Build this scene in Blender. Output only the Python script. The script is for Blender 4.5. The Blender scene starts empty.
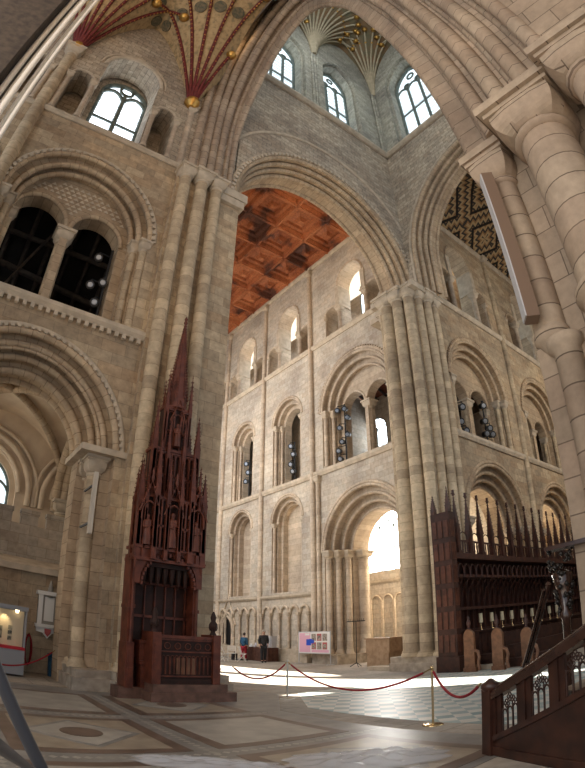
import bpy, bmesh, math, random
from mathutils import Vector, Matrix
random.seed(7)
PI = math.pi
S = bpy.context.scene
C = S.collection
R = math.radians

# ------------------------------------------------------------------ camera, sky, sun, exposure
# x runs west along the building, y runs south, z up; the camera stands in the presbytery looking south-west
cd = bpy.data.cameras.new('camera'); cam = bpy.data.objects.new('camera', cd); C.objects.link(cam)
cam.location = (0, 0, 1.6)
cam.rotation_euler = (R(90 + 27.5), 0, R(-37.5))
cd.type = 'PANO'
cd.panorama_type = 'FISHEYE_LENS_POLYNOMIAL'
cd.sensor_fit = 'HORIZONTAL'; cd.sensor_width = 58.5; cd.sensor_height = 76.8
cd.fisheye_fov = R(180)
cd.fisheye_polynomial_k0 = 0.0
cd.fisheye_polynomial_k1 = -1.0 / 52.0
cd.fisheye_polynomial_k2 = 0.0
cd.fisheye_polynomial_k3 = 0.0
cd.fisheye_polynomial_k4 = 0.0
cd.clip_start = 0.05; cd.clip_end = 500
S.camera = cam

W = bpy.data.worlds.new('world'); S.world = W; W.use_nodes = True
bgn = W.node_tree.nodes['Background']
bgn.inputs[0].default_value = (0.74, 0.86, 1.0, 1); bgn.inputs[1].default_value = .85
sd = bpy.data.lights.new('sun', 'SUN'); sd.energy = 26; sd.angle = R(0.6); sd.color = (1, .95, .86)
sun = bpy.data.objects.new('sun', sd); C.objects.link(sun)
SUN_DIR = Vector((0.30, -0.60, -0.75))       # from the south-east, through openings shaped in the unseen transept east wall
sun.rotation_euler = SUN_DIR.to_track_quat('-Z', 'Y').to_euler()

def area(name, loc, to, sx, sy, e, col=(1, 1, 1)):
    l = bpy.data.lights.new(name, 'AREA'); l.shape = 'RECTANGLE'; l.size = sx; l.size_y = sy; l.energy = e; l.color = col
    o = bpy.data.objects.new(name, l); C.objects.link(o); o.location = loc
    o.rotation_euler = (Vector(to) - Vector(loc)).to_track_quat('-Z', 'Y').to_euler()
    return o
# unseen area lamps added as daylight fill: behind the camera, transept, lantern, aisle, nave
area('east_fill_light', (-9, 3, 10), (8, 9, 9), 9, 12, 800, (1, .92, .82))
area('transept_fill_light', (7.4, 27, 15), (18, 26, 9), 14, 12, 1700, (1, .97, .94))
area('lantern_fill_light', (6.5, 6, 33.5), (16, 8, 29), 7, 5, 850, (.92, .97, 1))
area('south_aisle_fill_light', (-5, 15.9, 5.2), (3, 15.5, 3.5), 2, 3, 130, (1, .88, .7))
area('nave_fill_light', (27, 2, 15), (25, 12, 11), 16, 8, 900, (1, .92, .8))

S.view_settings.view_transform = 'Standard'; S.view_settings.look = 'None'
S.view_settings.gamma = 1.0; S.view_settings.use_curve_mapping = False
S.view_settings.exposure = 0.17
S.cycles.max_bounces = 6; S.cycles.diffuse_bounces = 4; S.cycles.glossy_bounces = 2
S.cycles.caustics_reflective = False; S.cycles.caustics_refractive = False
S.cycles.sample_clamp_indirect = 6

# ------------------------------------------------------------------ materials
def new_mat(name, rough=.8, metal=0, col=(.5, .5, .5), spec=.3):
    m = bpy.data.materials.new(name); m.use_nodes = True
    b = m.node_tree.nodes['Principled BSDF']
    b.inputs['Base Color'].default_value = (*col, 1); b.inputs['Roughness'].default_value = rough
    b.inputs['Metallic'].default_value = metal
    b.inputs['Specular IOR Level'].default_value = spec
    return m, m.node_tree, b
def N(nt, t, **k):
    n = nt.nodes.new(t)
    for a, v in k.items(): setattr(n, a, v)
    return n
def ramp(nt, stops):
    r = N(nt, 'ShaderNodeValToRGB'); e = r.color_ramp.elements
    while len(e) < len(stops): e.new(.5)
    for i, (p, c) in enumerate(stops): e[i].position = p; e[i].color = (*c, 1)
    return r
def mix(nt, bt, fac=1.0):
    return N(nt, 'ShaderNodeMixRGB', blend_type=bt)

def stone(name, c1, c2, mortar, bw=.62, rh=.30, ms=.008, stain=.5, warm=(.62, .42, .24), mottle=.5, bump=.25):
    """ashlar laid in the unwrapped metres of each part"""
    m, nt, b = new_mat(name, .9)
    uv = N(nt, 'ShaderNodeUVMap'); uv.uv_map = 'uv'
    br = N(nt, 'ShaderNodeTexBrick'); L = nt.links
    br.inputs['Scale'].default_value = 1
    br.inputs['Brick Width'].default_value = bw; br.inputs['Row Height'].default_value = rh
    br.inputs['Mortar Size'].default_value = ms; br.inputs['Mortar Smooth'].default_value = .3
    br.inputs['Bias'].default_value = -.1
    br.inputs['Color1'].default_value = (*c1, 1); br.inputs['Color2'].default_value = (*c2, 1)
    br.inputs['Mortar'].default_value = (*mortar, 1)
    sh = N(nt, 'ShaderNodeVectorMath', operation='ADD'); sh.inputs[1].default_value = (1.2 if bw > 5 else 0, 0, 0)
    L.new(uv.outputs[0], sh.inputs[0]); L.new(sh.outputs[0], br.inputs['Vector'])
    # a second, offset course pattern picks out the odd warm block
    b2 = N(nt, 'ShaderNodeTexBrick')
    b2.inputs['Scale'].default_value = 1; b2.inputs['Brick Width'].default_value = bw; b2.inputs['Row Height'].default_value = rh
    b2.inputs['Mortar Size'].default_value = 0; b2.inputs['Bias'].default_value = -.35
    b2.inputs['Color1'].default_value = (0, 0, 0, 1); b2.inputs['Color2'].default_value = (1, 1, 1, 1); b2.inputs['Mortar'].default_value = (0, 0, 0, 1)
    ad = N(nt, 'ShaderNodeVectorMath', operation='ADD'); ad.inputs[1].default_value = (bw * 14, rh * 22, 0)
    L.new(sh.outputs[0], ad.inputs[0]); L.new(ad.outputs[0], b2.inputs['Vector'])
    geo = N(nt, 'ShaderNodeNewGeometry')
    n1 = N(nt, 'ShaderNodeTexNoise'); n1.inputs['Scale'].default_value = .45; n1.inputs['Detail'].default_value = 5
    L.new(geo.outputs['Position'], n1.inputs['Vector'])
    n2 = N(nt, 'ShaderNodeTexNoise'); n2.inputs['Scale'].default_value = 5; n2.inputs['Detail'].default_value = 6; n2.inputs['Roughness'].default_value = .65
    L.new(geo.outputs['Position'], n2.inputs['Vector'])
    wm = mix(nt, 'MIX'); wf = N(nt, 'ShaderNodeMath', operation='MULTIPLY'); wf.inputs[1].default_value = stain
    L.new(b2.outputs['Color'], wf.inputs[0]); L.new(wf.outputs[0], wm.inputs[0]); L.new(br.outputs['Color'], wm.inputs[1])
    wm.inputs[2].default_value = (*warm, 1)
    r1 = ramp(nt, [(.3, (.70, .68, .68)), (.5, (.95, .94, .93)), (.7, (1.12, 1.1, 1.06))]); L.new(n1.outputs[0], r1.inputs[0])
    m1 = mix(nt, 'MULTIPLY'); m1.inputs[0].default_value = 1; L.new(wm.outputs[0], m1.inputs[1]); L.new(r1.outputs[0], m1.inputs[2])
    r2 = ramp(nt, [(.3, (1 - .45 * mottle,) * 3), (.65, (1.08,) * 3)]); L.new(n2.outputs[0], r2.inputs[0])
    m2 = mix(nt, 'MULTIPLY'); m2.inputs[0].default_value = 1; L.new(m1.outputs[0], m2.inputs[1]); L.new(r2.outputs[0], m2.inputs[2])
    L.new(m2.outputs[0], b.inputs['Base Color'])
    bm_ = N(nt, 'ShaderNodeBump'); bm_.inputs['Strength'].default_value = bump; bm_.inputs['Distance'].default_value = .02
    sb = N(nt, 'ShaderNodeMath', operation='SUBTRACT'); L.new(n2.outputs[0], sb.inputs[0]); L.new(br.outputs['Fac'], sb.inputs[1])
    L.new(sb.outputs[0], bm_.inputs['Height']); L.new(bm_.outputs[0], b.inputs['Normal'])
    return m

def noisy(name, c1, c2, scale=6, rough=.6, metal=0, bump=0, spec=.3, detail=4, pos=True, stretch=(1, 1, 1)):
    m, nt, b = new_mat(name, rough, metal, spec=spec); L = nt.links
    geo = N(nt, 'ShaderNodeNewGeometry'); mp = N(nt, 'ShaderNodeMapping'); mp.inputs['Scale'].default_value = stretch
    L.new(geo.outputs['Position'], mp.inputs[0])
    n = N(nt, 'ShaderNodeTexNoise'); n.inputs['Scale'].default_value = scale; n.inputs['Detail'].default_value = detail
    L.new(mp.outputs[0], n.inputs['Vector'])
    r = ramp(nt, [(.35, c1), (.65, c2)]); L.new(n.outputs[0], r.inputs[0]); L.new(r.outputs[0], b.inputs['Base Color'])
    if bump:
        bu = N(nt, 'ShaderNodeBump'); bu.inputs['Strength'].default_value = bump; bu.inputs['Distance'].default_value = .01
        L.new(n.outputs[0], bu.inputs['Height']); L.new(bu.outputs[0], b.inputs['Normal'])
    return m
def emit(name, col, st):
    m = bpy.data.materials.new(name); m.use_nodes = True; nt = m.node_tree
    nt.nodes.remove(nt.nodes['Principled BSDF'])
    e = N(nt, 'ShaderNodeEmission'); e.inputs[0].default_value = (*col, 1); e.inputs[1].default_value = st
    nt.links.new(e.outputs[0], nt.nodes['Material Output'].inputs[0]); return m

M = {}
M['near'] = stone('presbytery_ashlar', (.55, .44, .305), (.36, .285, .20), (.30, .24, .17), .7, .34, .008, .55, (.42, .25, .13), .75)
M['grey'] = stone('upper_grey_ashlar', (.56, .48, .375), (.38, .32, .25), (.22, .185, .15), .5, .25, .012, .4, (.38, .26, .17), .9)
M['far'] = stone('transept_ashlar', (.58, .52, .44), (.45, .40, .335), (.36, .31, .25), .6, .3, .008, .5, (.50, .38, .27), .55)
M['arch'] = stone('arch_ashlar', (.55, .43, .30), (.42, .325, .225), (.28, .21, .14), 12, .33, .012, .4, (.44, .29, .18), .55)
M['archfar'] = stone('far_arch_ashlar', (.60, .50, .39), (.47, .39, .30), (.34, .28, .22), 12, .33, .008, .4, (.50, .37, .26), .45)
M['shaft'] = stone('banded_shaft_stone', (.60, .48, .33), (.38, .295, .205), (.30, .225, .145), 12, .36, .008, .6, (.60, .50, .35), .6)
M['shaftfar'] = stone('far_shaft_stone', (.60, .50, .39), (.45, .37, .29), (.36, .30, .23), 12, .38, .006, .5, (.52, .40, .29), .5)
M['pink'] = stone('near_pier_stone', (.45, .355, .265), (.34, .26, .19), (.15, .11, .08), 12, .42, .012, .35, (.40, .27, .20), .4)
M['pinkwall'] = stone('near_pier_ashlar', (.40, .31, .23), (.31, .24, .175), (.15, .11, .08), .8, .45, .010, .35, (.36, .24, .17), .4)
M['lantern'] = stone('lantern_ashlar', (.52, .50, .42), (.36, .355, .30), (.20, .205, .18), .5, .28, .008, .3, (.36, .32, .24), .8)
M['plain'] = noisy('smooth_stone', (.42, .35, .27), (.56, .47, .36), 3, .9, bump=.2)
M['plinth'] = noisy('plinth_stone', (.30, .25, .20), (.46, .39, .31), 4, .85, bump=.3)
M['vaultplaster'] = noisy('aisle_vault_plaster', (.56, .44, .32), (.66, .54, .40), 2, .9)
M['dark'] = noisy('roof_void_shade', (.010, .009, .008), (.02, .017, .014), 2, .95)
M['timber'] = noisy('roof_timber', (.05, .04, .035), (.09, .07, .055), 5, .9)
M['redtimber'] = noisy('triforium_roof_boards', (.16, .05, .03), (.24, .08, .05), 5, .8)
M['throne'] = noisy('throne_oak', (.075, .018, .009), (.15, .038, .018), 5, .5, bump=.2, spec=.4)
M['thronedark'] = noisy('throne_shaded_oak', (.018, .007, .004), (.04, .013, .008), 5, .6)  # darker copy of the throne oak, recess shade put into its colour
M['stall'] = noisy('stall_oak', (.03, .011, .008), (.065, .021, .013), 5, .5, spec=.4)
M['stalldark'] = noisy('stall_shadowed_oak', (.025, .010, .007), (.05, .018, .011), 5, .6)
M['benchend'] = noisy('bench_end_oak', (.10, .042, .02), (.17, .075, .036), 6, .45, spec=.4)
M['pulpit'] = noisy('pulpit_oak', (.025, .010, .007), (.055, .020, .012), 5, .35, spec=.5)
M['rail'] = noisy('polished_rail', (.03, .014, .010), (.055, .026, .018), 5, .18, spec=.7)
M['daisred'] = noisy('dais_stone', (.10, .055, .04), (.17, .09, .065), 5, .5)
M['endpanel'] = noisy('stall_end_panel', (.05, .017, .010), (.095, .032, .018), 5, .5)
M['brass'] = new_mat('brass', .25, 1, (.62, .47, .26))[0]
M['steel'] = new_mat('brushed_steel', .35, 1, (.5, .47, .42))[0]
M['rope'] = noisy('red_rope', (.22, .012, .018), (.33, .02, .03), 30, .8)
M['white'] = new_mat('white_paint', .5, 0, (.78, .76, .72))[0]
M['speaker'] = new_mat('speaker_front', .6, 0, (.52, .46, .38))[0]
M['speakerside'] = new_mat('speaker_case', .6, 0, (.20, .13, .09))[0]
M['speakergrey'] = new_mat('speaker_grille', .6, 0, (.50, .49, .50))[0]
M['casegrey'] = new_mat('exhibit_grey', .6, 0, (.27, .27, .28))[0]
M['black'] = new_mat('black_paint', .4, 0, (.012, .012, .013))[0]
M['chrome'] = new_mat('lamp_metal', .3, .9, (.22, .25, .30))[0]
M['darkgrey'] = new_mat('grey_tube', .45, .3, (.08, .08, .09))[0]
M['glass'] = emit('daylit_window', (.86, .94, 1.0), 5.0)
M['glassclere'] = emit('daylit_clerestory_window', (.84, .92, 1.0), 3.0)
M['glassdim'] = emit('daylit_lantern_window', (.80, .93, 1.0), 1.6)
M['glassbright'] = emit('sunlit_aisle_window', (1, .97, .92), 22)
M['glasswarm'] = emit('sunlit_nave_aisle_window', (1, .84, .62), 26)
M['lead'] = new_mat('leading', .6, .2, (.04, .06, .055))[0]
M['tracery'] = noisy('window_tracery', (.10, .13, .12), (.18, .21, .19), 5, .8)
M['gold'] = new_mat('gilding', .35, .8, (.62, .36, .10))[0]
M['lamp'] = new_mat('lamp_shade', .5, 0, (.50, .42, .28))[0]

# ------------------------------------------------------------------ mesh helpers
class MB:
    def __init__(s): s.v = []; s.f = []; s.uv = []; s.sm = []
    def face(s, pts, uvs=None, smooth=False):
        b = len(s.v); s.v += [tuple(p) for p in pts]; s.f.append(tuple(range(b, b + len(pts))))
        if uvs is None:
            a = Vector(pts[1]) - Vector(pts[0]); c = Vector(pts[-1]) - Vector(pts[0]); n = a.cross(c)
            ax = max(range(3), key=lambda i: abs(n[i]))
            uvs = [((p[1], p[2]) if ax == 0 else (p[0], p[2]) if ax == 1 else (p[0], p[1])) for p in pts]
        s.uv.append([tuple(u) for u in uvs]); s.sm.append(smooth)
    def box(s, x0, y0, z0, x1, y1, z1, rot=0, piv=None):
        P = [(x, y, z) for z in (z0, z1) for x, y in ((x0, y0), (x1, y0), (x1, y1), (x0, y1))]
        F = [(0, 3, 2, 1), (4, 5, 6, 7), (0, 1, 5, 4), (1, 2, 6, 5), (2, 3, 7, 6), (3, 0, 4, 7)]
        Q = P
        if rot:
            px_, py_ = piv or ((x0 + x1) / 2, (y0 + y1) / 2); c, n = math.cos(rot), math.sin(rot)
            Q = [(px_ + (x - px_) * c - (y - py_) * n, py_ + (x - px_) * n + (y - py_) * c, z) for x, y, z in P]
        for f in F:
            pts = [P[i] for i in f]; a = Vector(pts[1]) - Vector(pts[0]); c_ = Vector(pts[3]) - Vector(pts[0]); nn = a.cross(c_)
            ax = max(range(3), key=lambda i: abs(nn[i]))
            uvs = [((p[1], p[2]) if ax == 0 else (p[0], p[2]) if ax == 1 else (p[0], p[1])) for p in pts]
            s.face([Q[i] for i in f], uvs)
    def grid(s, rows, uvr=None, smooth=True, closed=False):
        """rows of equal length joined by shared vertices"""
        b = len(s.v); m = len(rows[0])
        for r in rows: s.v += [tuple(p) for p in r]
        for i in range(len(rows) - 1):
            for j in range(m - 1 + (1 if closed else 0)):
                k = (j + 1) % m
                s.f.append((b + i * m + j, b + i * m + k, b + (i + 1) * m + k, b + (i + 1) * m + j))
                if uvr:
                    jj = j + 1
                    s.uv.append([uvr(i, j), uvr(i, jj), uvr(i + 1, jj), uvr(i + 1, j)])
                else:
                    pts = [s.v[q] for q in s.f[-1]]
                    a = Vector(pts[1]) - Vector(pts[0]); c = Vector(pts[-1]) - Vector(pts[0]); n = a.cross(c)
                    ax = max(range(3), key=lambda q: abs(n[q]))
                    s.uv.append([((p[1], p[2]) if ax == 0 else (p[0], p[2]) if ax == 1 else (p[0], p[1])) for p in pts])
                s.sm.append(smooth)
    def tube(s, pts, r, n=8, closed=False, cap=True, r1=None):
        pts = [Vector(p) for p in pts]; k = len(pts); rows = []; ln = [0]
        for i in range(1, k): ln.append(ln[-1] + (pts[i] - pts[i - 1]).length)
        up = None
        for i in range(k):
            t = (pts[min(i + 1, k - 1)] - pts[max(i - 1, 0)]) if not closed else (pts[(i + 1) % k] - pts[i - 1])
            t.normalize()
            if up is None: up = Vector((0, 0, 1)) if abs(t.z) < .9 else Vector((0, 1, 0))
            a = up - t * up.dot(t)
            if a.length < 1e-4: a = Vector((1, 0, 0)) - t * t.x
            a.normalize(); up = a; b_ = t.cross(a)
            rr = r if r1 is None else r + (r1 - r) * i / max(1, k - 1)
            if callable(r): rr = r(i / max(1, k - 1))
            rows.append([pts[i] + (a * math.cos(q) + b_ * math.sin(q)) * rr for q in [2 * PI * j / n for j in range(n)]])
        rad = r if not callable(r) else .1
        if closed: rows.append(rows[0]); ln.append(ln[-1] + (pts[0] - pts[-1]).length)
        s.grid(rows, lambda i, j: (rad * 2 * PI * j / n, ln[i]), True, True)
        if cap and not closed:
            s.face(rows[0][::-1]); s.face(rows[-1])
    def lathe(s, x, y, prof, n=16, ax=None, M4=None):
        """prof: (r, z) from the bottom up"""
        rows = []; ln = 0; L_ = [0]
        for i in range(1, len(prof)): ln += math.dist(prof[i], prof[i - 1]); L_.append(ln)
        for (r, z) in prof:
            row = [Vector((x + r * math.cos(2 * PI * j / n), y + r * math.sin(2 * PI * j / n), z)) for j in range(n)]
            if M4 is not None: row = [M4 @ (p - Vector((x, y, 0))) for p in row]
            rows.append(row)
        rm = max(p[0] for p in prof)
        s.grid(rows, lambda i, j: (rm * 2 * PI * j / n, prof[i][1]), True, True)
        s.face(rows[0][::-1]); s.face(rows[-1])
    def build(s, name, mat, parent=None, label=None, kind=None, cat=None, group=None):
        me = bpy.data.meshes.new(name)
        me.from_pydata(s.v, [], s.f); me.materials.append(mat)
        ul = me.uv_layers.new(name='uv'); flat = [c for f in s.uv for u in f for c in u]
        ul.data.foreach_set('uv', flat)
        me.polygons.foreach_set('use_smooth', s.sm); me.update()
        o = bpy.data.objects.new(name, me); C.objects.link(o)
        if parent is not None: o.parent = parent; o.matrix_parent_inverse = Matrix.Translation(parent.location).inverted() if parent.type == 'EMPTY' or any(parent.location) else Matrix()
        for k_, v_ in (('label', label), ('kind', kind), ('category', cat), ('group', group)):
            if v_: o[k_] = v_
        return o

def thing(name, label, cat, loc=(0, 0, 0), group=None):
    """an Empty at the base; its parts are built in world metres"""
    o = bpy.data.objects.new(name, None); C.objects.link(o); o.location = loc; o.empty_display_size = .2
    o['label'] = label; o['category'] = cat
    if group: o['group'] = group
    return o
def copy_tree(o, parent=None):
    c = o.copy(); C.objects.link(c)
    if parent is not None: c.parent = parent
    for ch in list(o.children):
        k = copy_tree(ch, c); k.matrix_parent_inverse = ch.matrix_parent_inverse.copy()
    return c

class Fr:
    """wall frame: u along, z up, d = depth into the wall, away from the crossing"""
    def __init__(s, axis, pos, dsign=1): s.a = axis; s.p = pos; s.g = dsign
    def pt(s, u, z, d=0):
        return (u, s.p + s.g * d, z) if s.a == 'x' else (s.p + s.g * d, u, z)

def arch_uz(uc, r, sill, zs, n=20, k=1.0):
    """jamb, arc, jamb; k>1 gives a pointed arch struck with radius k*r"""
    Rr = k * r; th = math.acos((Rr - r) / Rr) if k > 1 else PI / 2
    pts = [(uc - r, sill)] if sill < zs else []
    left = [(uc - r + Rr - Rr * math.cos(th * i / n), zs + Rr * math.sin(th * i / n)) for i in range(n + 1)]
    right = [(2 * uc - u, z) for u, z in left[::-1]][1:]
    pts += left + right
    if sill < zs: pts.append((uc + r, sill))
    return pts
def arch_top(uc, r, zs, k, u):
    Rr = k * r; dx = abs(u - uc)
    c = Rr - r
    q = Rr * Rr - (dx + c) ** 2
    return zs + math.sqrt(max(q, 0))
def lens(pts):
    L_ = [0]
    for i in range(1, len(pts)): L_.append(L_[-1] + math.dist(pts[i], pts[i - 1]))
    return L_

def fill(mb, fr, d, u0, u1, lo, hi, holes=()):
    """wall skin between lo(u) and hi(u) less arched holes (uc, r, sill, zs, k)"""
    us = {u0, u1}
    for (uc, r, sill, zs, k) in holes:
        for i in range(25):
            u = uc - r * math.cos(PI * i / 24)
            if u0 - 1e-6 <= u <= u1 + 1e-6: us.add(min(max(u, u0), u1))
    n = 24
    if not (isinstance(lo, (int, float)) and isinstance(hi, (int, float))):
        for i in range(n + 1):
            us.add((u0 + u1) / 2 - (u1 - u0) / 2 * math.cos(PI * i / n))
    us = sorted(us); us = [u for i, u in enumerate(us) if i == 0 or u - us[i - 1] > 1e-5]
    L_ = (lambda u: lo) if isinstance(lo, (int, float)) else lo
    H_ = (lambda u: hi) if isinstance(hi, (int, float)) else hi
    def q(ua, ub, za, zb, zc, zd):
        if max(zd - za, zc - zb) < 1e-4: return
        mb.face([fr.pt(ua, za, d), fr.pt(ub, zb, d), fr.pt(ub, zc, d), fr.pt(ua, zd, d)], [(ua, za), (ub, zb), (ub, zc), (ua, zd)])
    for a, b in zip(us, us[1:]):
        mid = (a + b) / 2; h = None
        for hh in holes:
            if hh[0] - hh[1] < mid < hh[0] + hh[1]: h = hh
        if h is None: q(a, b, L_(a), L_(b), H_(b), H_(a))
        else:
            uc, r, sill, zs, k = h
            q(a, b, arch_top(uc, r, zs, k, a), arch_top(uc, r, zs, k, b), H_(b), H_(a))
            if sill > L_(mid): q(a, b, L_(a), L_(b), sill, sill)

def orders(mb, fr, uc, sill, zs, steps, thick, k=1.0, sillface=True):
    """stepped arch: steps = [(r, depth), ...] from the face inwards"""
    for i, (r, d) in enumerate(steps):
        d1 = steps[i + 1][1] if i + 1 < len(steps) else thick
        A = arch_uz(uc, r, sill, zs, 20, k); l = lens(A)
        if d1 > d:
            mb.grid([[fr.pt(u, z, d) for u, z in A], [fr.pt(u, z, d1) for u, z in A]],
                    lambda a, b, d=d, d1=d1, l=l: ((d, d1)[a], l[b]), False)
        if i + 1 < len(steps):
            B = arch_uz(uc, steps[i + 1][0], sill, zs, 20, k)
            mb.grid([[fr.pt(u, z, d1) for u, z in A], [fr.pt(u, z, d1) for u, z in B]],
                    lambda a, b, r=r, r2=steps[i + 1][0], l=l: ((r, r2)[a], l[b]), False)
    if sillface:
        r, d = steps[0]; r2 = steps[-1][0]
        mb.face([fr.pt(uc - r, sill, d), fr.pt(uc + r, sill, d), fr.pt(uc + r, sill, thick), fr.pt(uc - r, sill, thick)])
def roll(mb, fr, uc, zs, r, d, rad, k=1.0, sill=None, n=6):
    A = arch_uz(uc, r, zs if sill is None else sill, zs, 20, k)
    mb.tube([fr.pt(u, z, d) for u, z in A], rad, n)
def billets(mb, fr, uc, zs, r, d, size, k=1.0, gap=2.0, deep=None):
    A = arch_uz(uc, r, zs, zs, 30, k); l = lens(A); T = l[-1]; n = max(6, int(T / (size * gap)))
    for i in range(n):
        t = (i + .5) / n * T
        j = max(q for q in range(len(l)) if l[q] <= t); j = min(j, len(A) - 2)
        f = (t - l[j]) / (l[j + 1] - l[j]); u = A[j][0] + (A[j + 1][0] - A[j][0]) * f; z = A[j][1] + (A[j + 1][1] - A[j][1]) * f
        tx, tz = (A[j + 1][0] - A[j][0]), (A[j + 1][1] - A[j][1]); q = math.hypot(tx, tz); tx /= q; tz /= q
        h = size / 2; dd = deep or size
        P = [(u + tx * a - tz * b, z + tz * a + tx * b) for a, b in ((-h, -h), (h, -h), (h, h), (-h, h))]
        f0 = [fr.pt(a, b, d - dd) for a, b in P]; f1 = [fr.pt(a, b, d) for a, b in P]
        mb.face(f0)
        for a in range(4): mb.face([f0[a], f0[(a + 1) % 4], f1[(a + 1) % 4], f1[a]])
def column(fr, u, d, z0, z1, r, mat, parent, n=12, cap=.42, base=.22, capmat=None, name='column'):
    """shaft with its moulded base; cushion capital and square abacus are a sub-part"""
    p = fr.pt(u, 0, d); mb = MB()
    mb.lathe(p[0], p[1], [(r * 1.5, z0), (r * 1.5, z0 + base * .3), (r * 1.25, z0 + base * .55), (r * 1.3, z0 + base * .8), (r, z0 + base), (r, z1 - cap), (r, z1 - cap + .001)], n)
    o = mb.build(name, mat, parent)
    capital(p[0], p[1], z1 - cap, z1, r, capmat or M['plain'], o)
    return o
def capital(x, y, z0, z1, r, mat, parent, sq=1.55, name='capital'):
    mb = MB(); h = z1 - z0; n = 16; a0 = r * sq
    mb.lathe(x, y, [(r * 1.02, z0), (r * 1.2, z0 + .04 * h), (r * 1.2, z0 + .12 * h), (r * 1.02, z0 + .16 * h)], n)
    rows = []
    for q in (0, .12, .25, .4, .6, .8, 1, 1.01):
        row = []
        for j in range(n):
            t = 2 * PI * j / n + PI / 4; c, s_ = math.cos(t), math.sin(t); m_ = max(abs(c), abs(s_))
            rc = r * (1 + .28 * q); rs = min(a0 / m_, a0 * 1.3); e = math.sin(min(q, 1) * PI / 2) ** .75; hq = .42 * q if q <= 1 else .58
            rr = rc * (1 - e) + rs * e
            row.append((x + c * rr, y + s_ * rr, z0 + .14 * h + hq * h))
        rows.append(row)
    mb.grid(rows, None, False, True)
    mb.box(x - a0 * 1.02, y - a0 * 1.02, z0 + .70 * h, x + a0 * 1.02, y + a0 * 1.02, z0 + .80 * h)
    mb.box(x - a0 * 1.15, y - a0 * 1.15, z0 + .80 * h, x + a0 * 1.15, y + a0 * 1.15, z1)
    return mb.build(name, mat, parent)
def string(fr, u0, u1, z, h, proj, mat, parent, d=0, name='string_course', bil=0):
    mb = MB()
    prof = [(0, 0), (-proj * .5, 0), (-proj, h * .5), (-proj, h), (0, h)]
    mb.grid([[fr.pt(u, z + b, d + a) for a, b in prof] for u in (u0, u1)], None, False)
    mb.face([fr.pt(u0, z + b, d + a) for a, b in prof]); mb.face([fr.pt(u1, z + b, d + a) for a, b in prof])
    if bil:
        n = int((u1 - u0) / (bil * 2))
        for i in range(n):
            u = u0 + (i + .5) * (u1 - u0) / n
            a = fr.pt(u - bil / 2, z - h * .55, d - proj * .75); b = fr.pt(u + bil / 2, z + .02, d)
            mb.box(min(a[0], b[0]), min(a[1], b[1]), a[2], max(a[0], b[0]), max(a[1], b[1]), b[2])
    return mb.build(name, mat, parent)
wn = [0]
def window(fr, uc, r, sill, zs, d, lights=2, k=1.0, glass='glass', bar=.07, parent=None, heads=True, label=None):
    """a leaded lit window: pane, mullions, tracery; structure when it has no parent"""
    wn[0] += 1
    mb = MB(); A = arch_uz(uc, r, sill, zs, 16, k)
    n = len(A); mid = (uc, (sill + zs) / 2)
    for i in range(n):
        a, b = A[i], A[(i + 1) % n]; mb.face([fr.pt(*mid, d), fr.pt(*a, d), fr.pt(*b, d)])
    o = mb.build('window_%d' % wn[0] if parent is None else 'window', M[glass], parent, kind='structure' if parent is None else None, label=label)
    f = MB(); f.tube([fr.pt(u, z, d - .04) for u, z in A] , bar * 1.3, 5, closed=True); f.build('window_frame', M['tracery'], o)
    t = MB()
    w = 2 * r / lights; hs = zs - .1 * r if heads else None
    for i in range(1, lights):
        u = uc - r + w * i; t.tube([fr.pt(u, sill, d - .04), fr.pt(u, min(zs + .35 * r, arch_top(uc, r, zs, k, u)), d - .04)], bar, 5)
    if heads:
        for i in range(lights):
            c = uc - r + w * (i + .5); B = arch_uz(c, w / 2, hs - w * .1, hs - w * .1, 6, 1.3)
            t.tube([fr.pt(u, z, d - .04) for u, z in B], bar * .8, 5)
        top = arch_top(uc, r, zs, k, uc)
        for (cu, cz, cr) in ([(uc, (hs + w * .55 + top) / 2, min(w, top - hs) * .28)] + ([(uc - w * .5, hs + w * .55, w * .22), (uc + w * .5, hs + w * .55, w * .22)] if lights > 2 else [])):
            t.tube([fr.pt(cu + cr * math.cos(q), cz + cr * math.sin(q), d - .04) for q in [2 * PI * j / 10 for j in range(10)]], bar * .7, 5, closed=True)
    t.tube([fr.pt(uc - r, (sill + zs) / 2, d - .04), fr.pt(uc + r, (sill + zs) / 2, d - .04)], bar * .6, 5)
    nb = int((zs - sill) / .5)
    for i in range(1, nb + 1):
        z = sill + (zs - sill) * i / (nb + 1); t.tube([fr.pt(uc - r, z, d - .03), fr.pt(uc + r, z, d - .03)], .018, 4)
    t.build('mullion', M['tracery'], o)
    return o
def struct(name): 
    o = bpy.data.objects.new(name, None); C.objects.link(o); o['kind'] = 'structure'; return o
def catmull(P, n=8):
    P = [Vector(p) for p in P]; out = []
    Q = [2 * P[0] - P[1]] + P + [2 * P[-1] - P[-2]]
    for i in range(1, len(Q) - 2):
        for j in range(n):
            t = j / n; a, b, c, d = Q[i - 1], Q[i], Q[i + 1], Q[i + 2]
            out.append(.5 * ((2 * b) + (c - a) * t + (2 * a - 5 * b + 4 * c - d) * t * t + (3 * b - a - 3 * c + d) * t ** 3))
    out.append(P[-1]); return out

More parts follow.
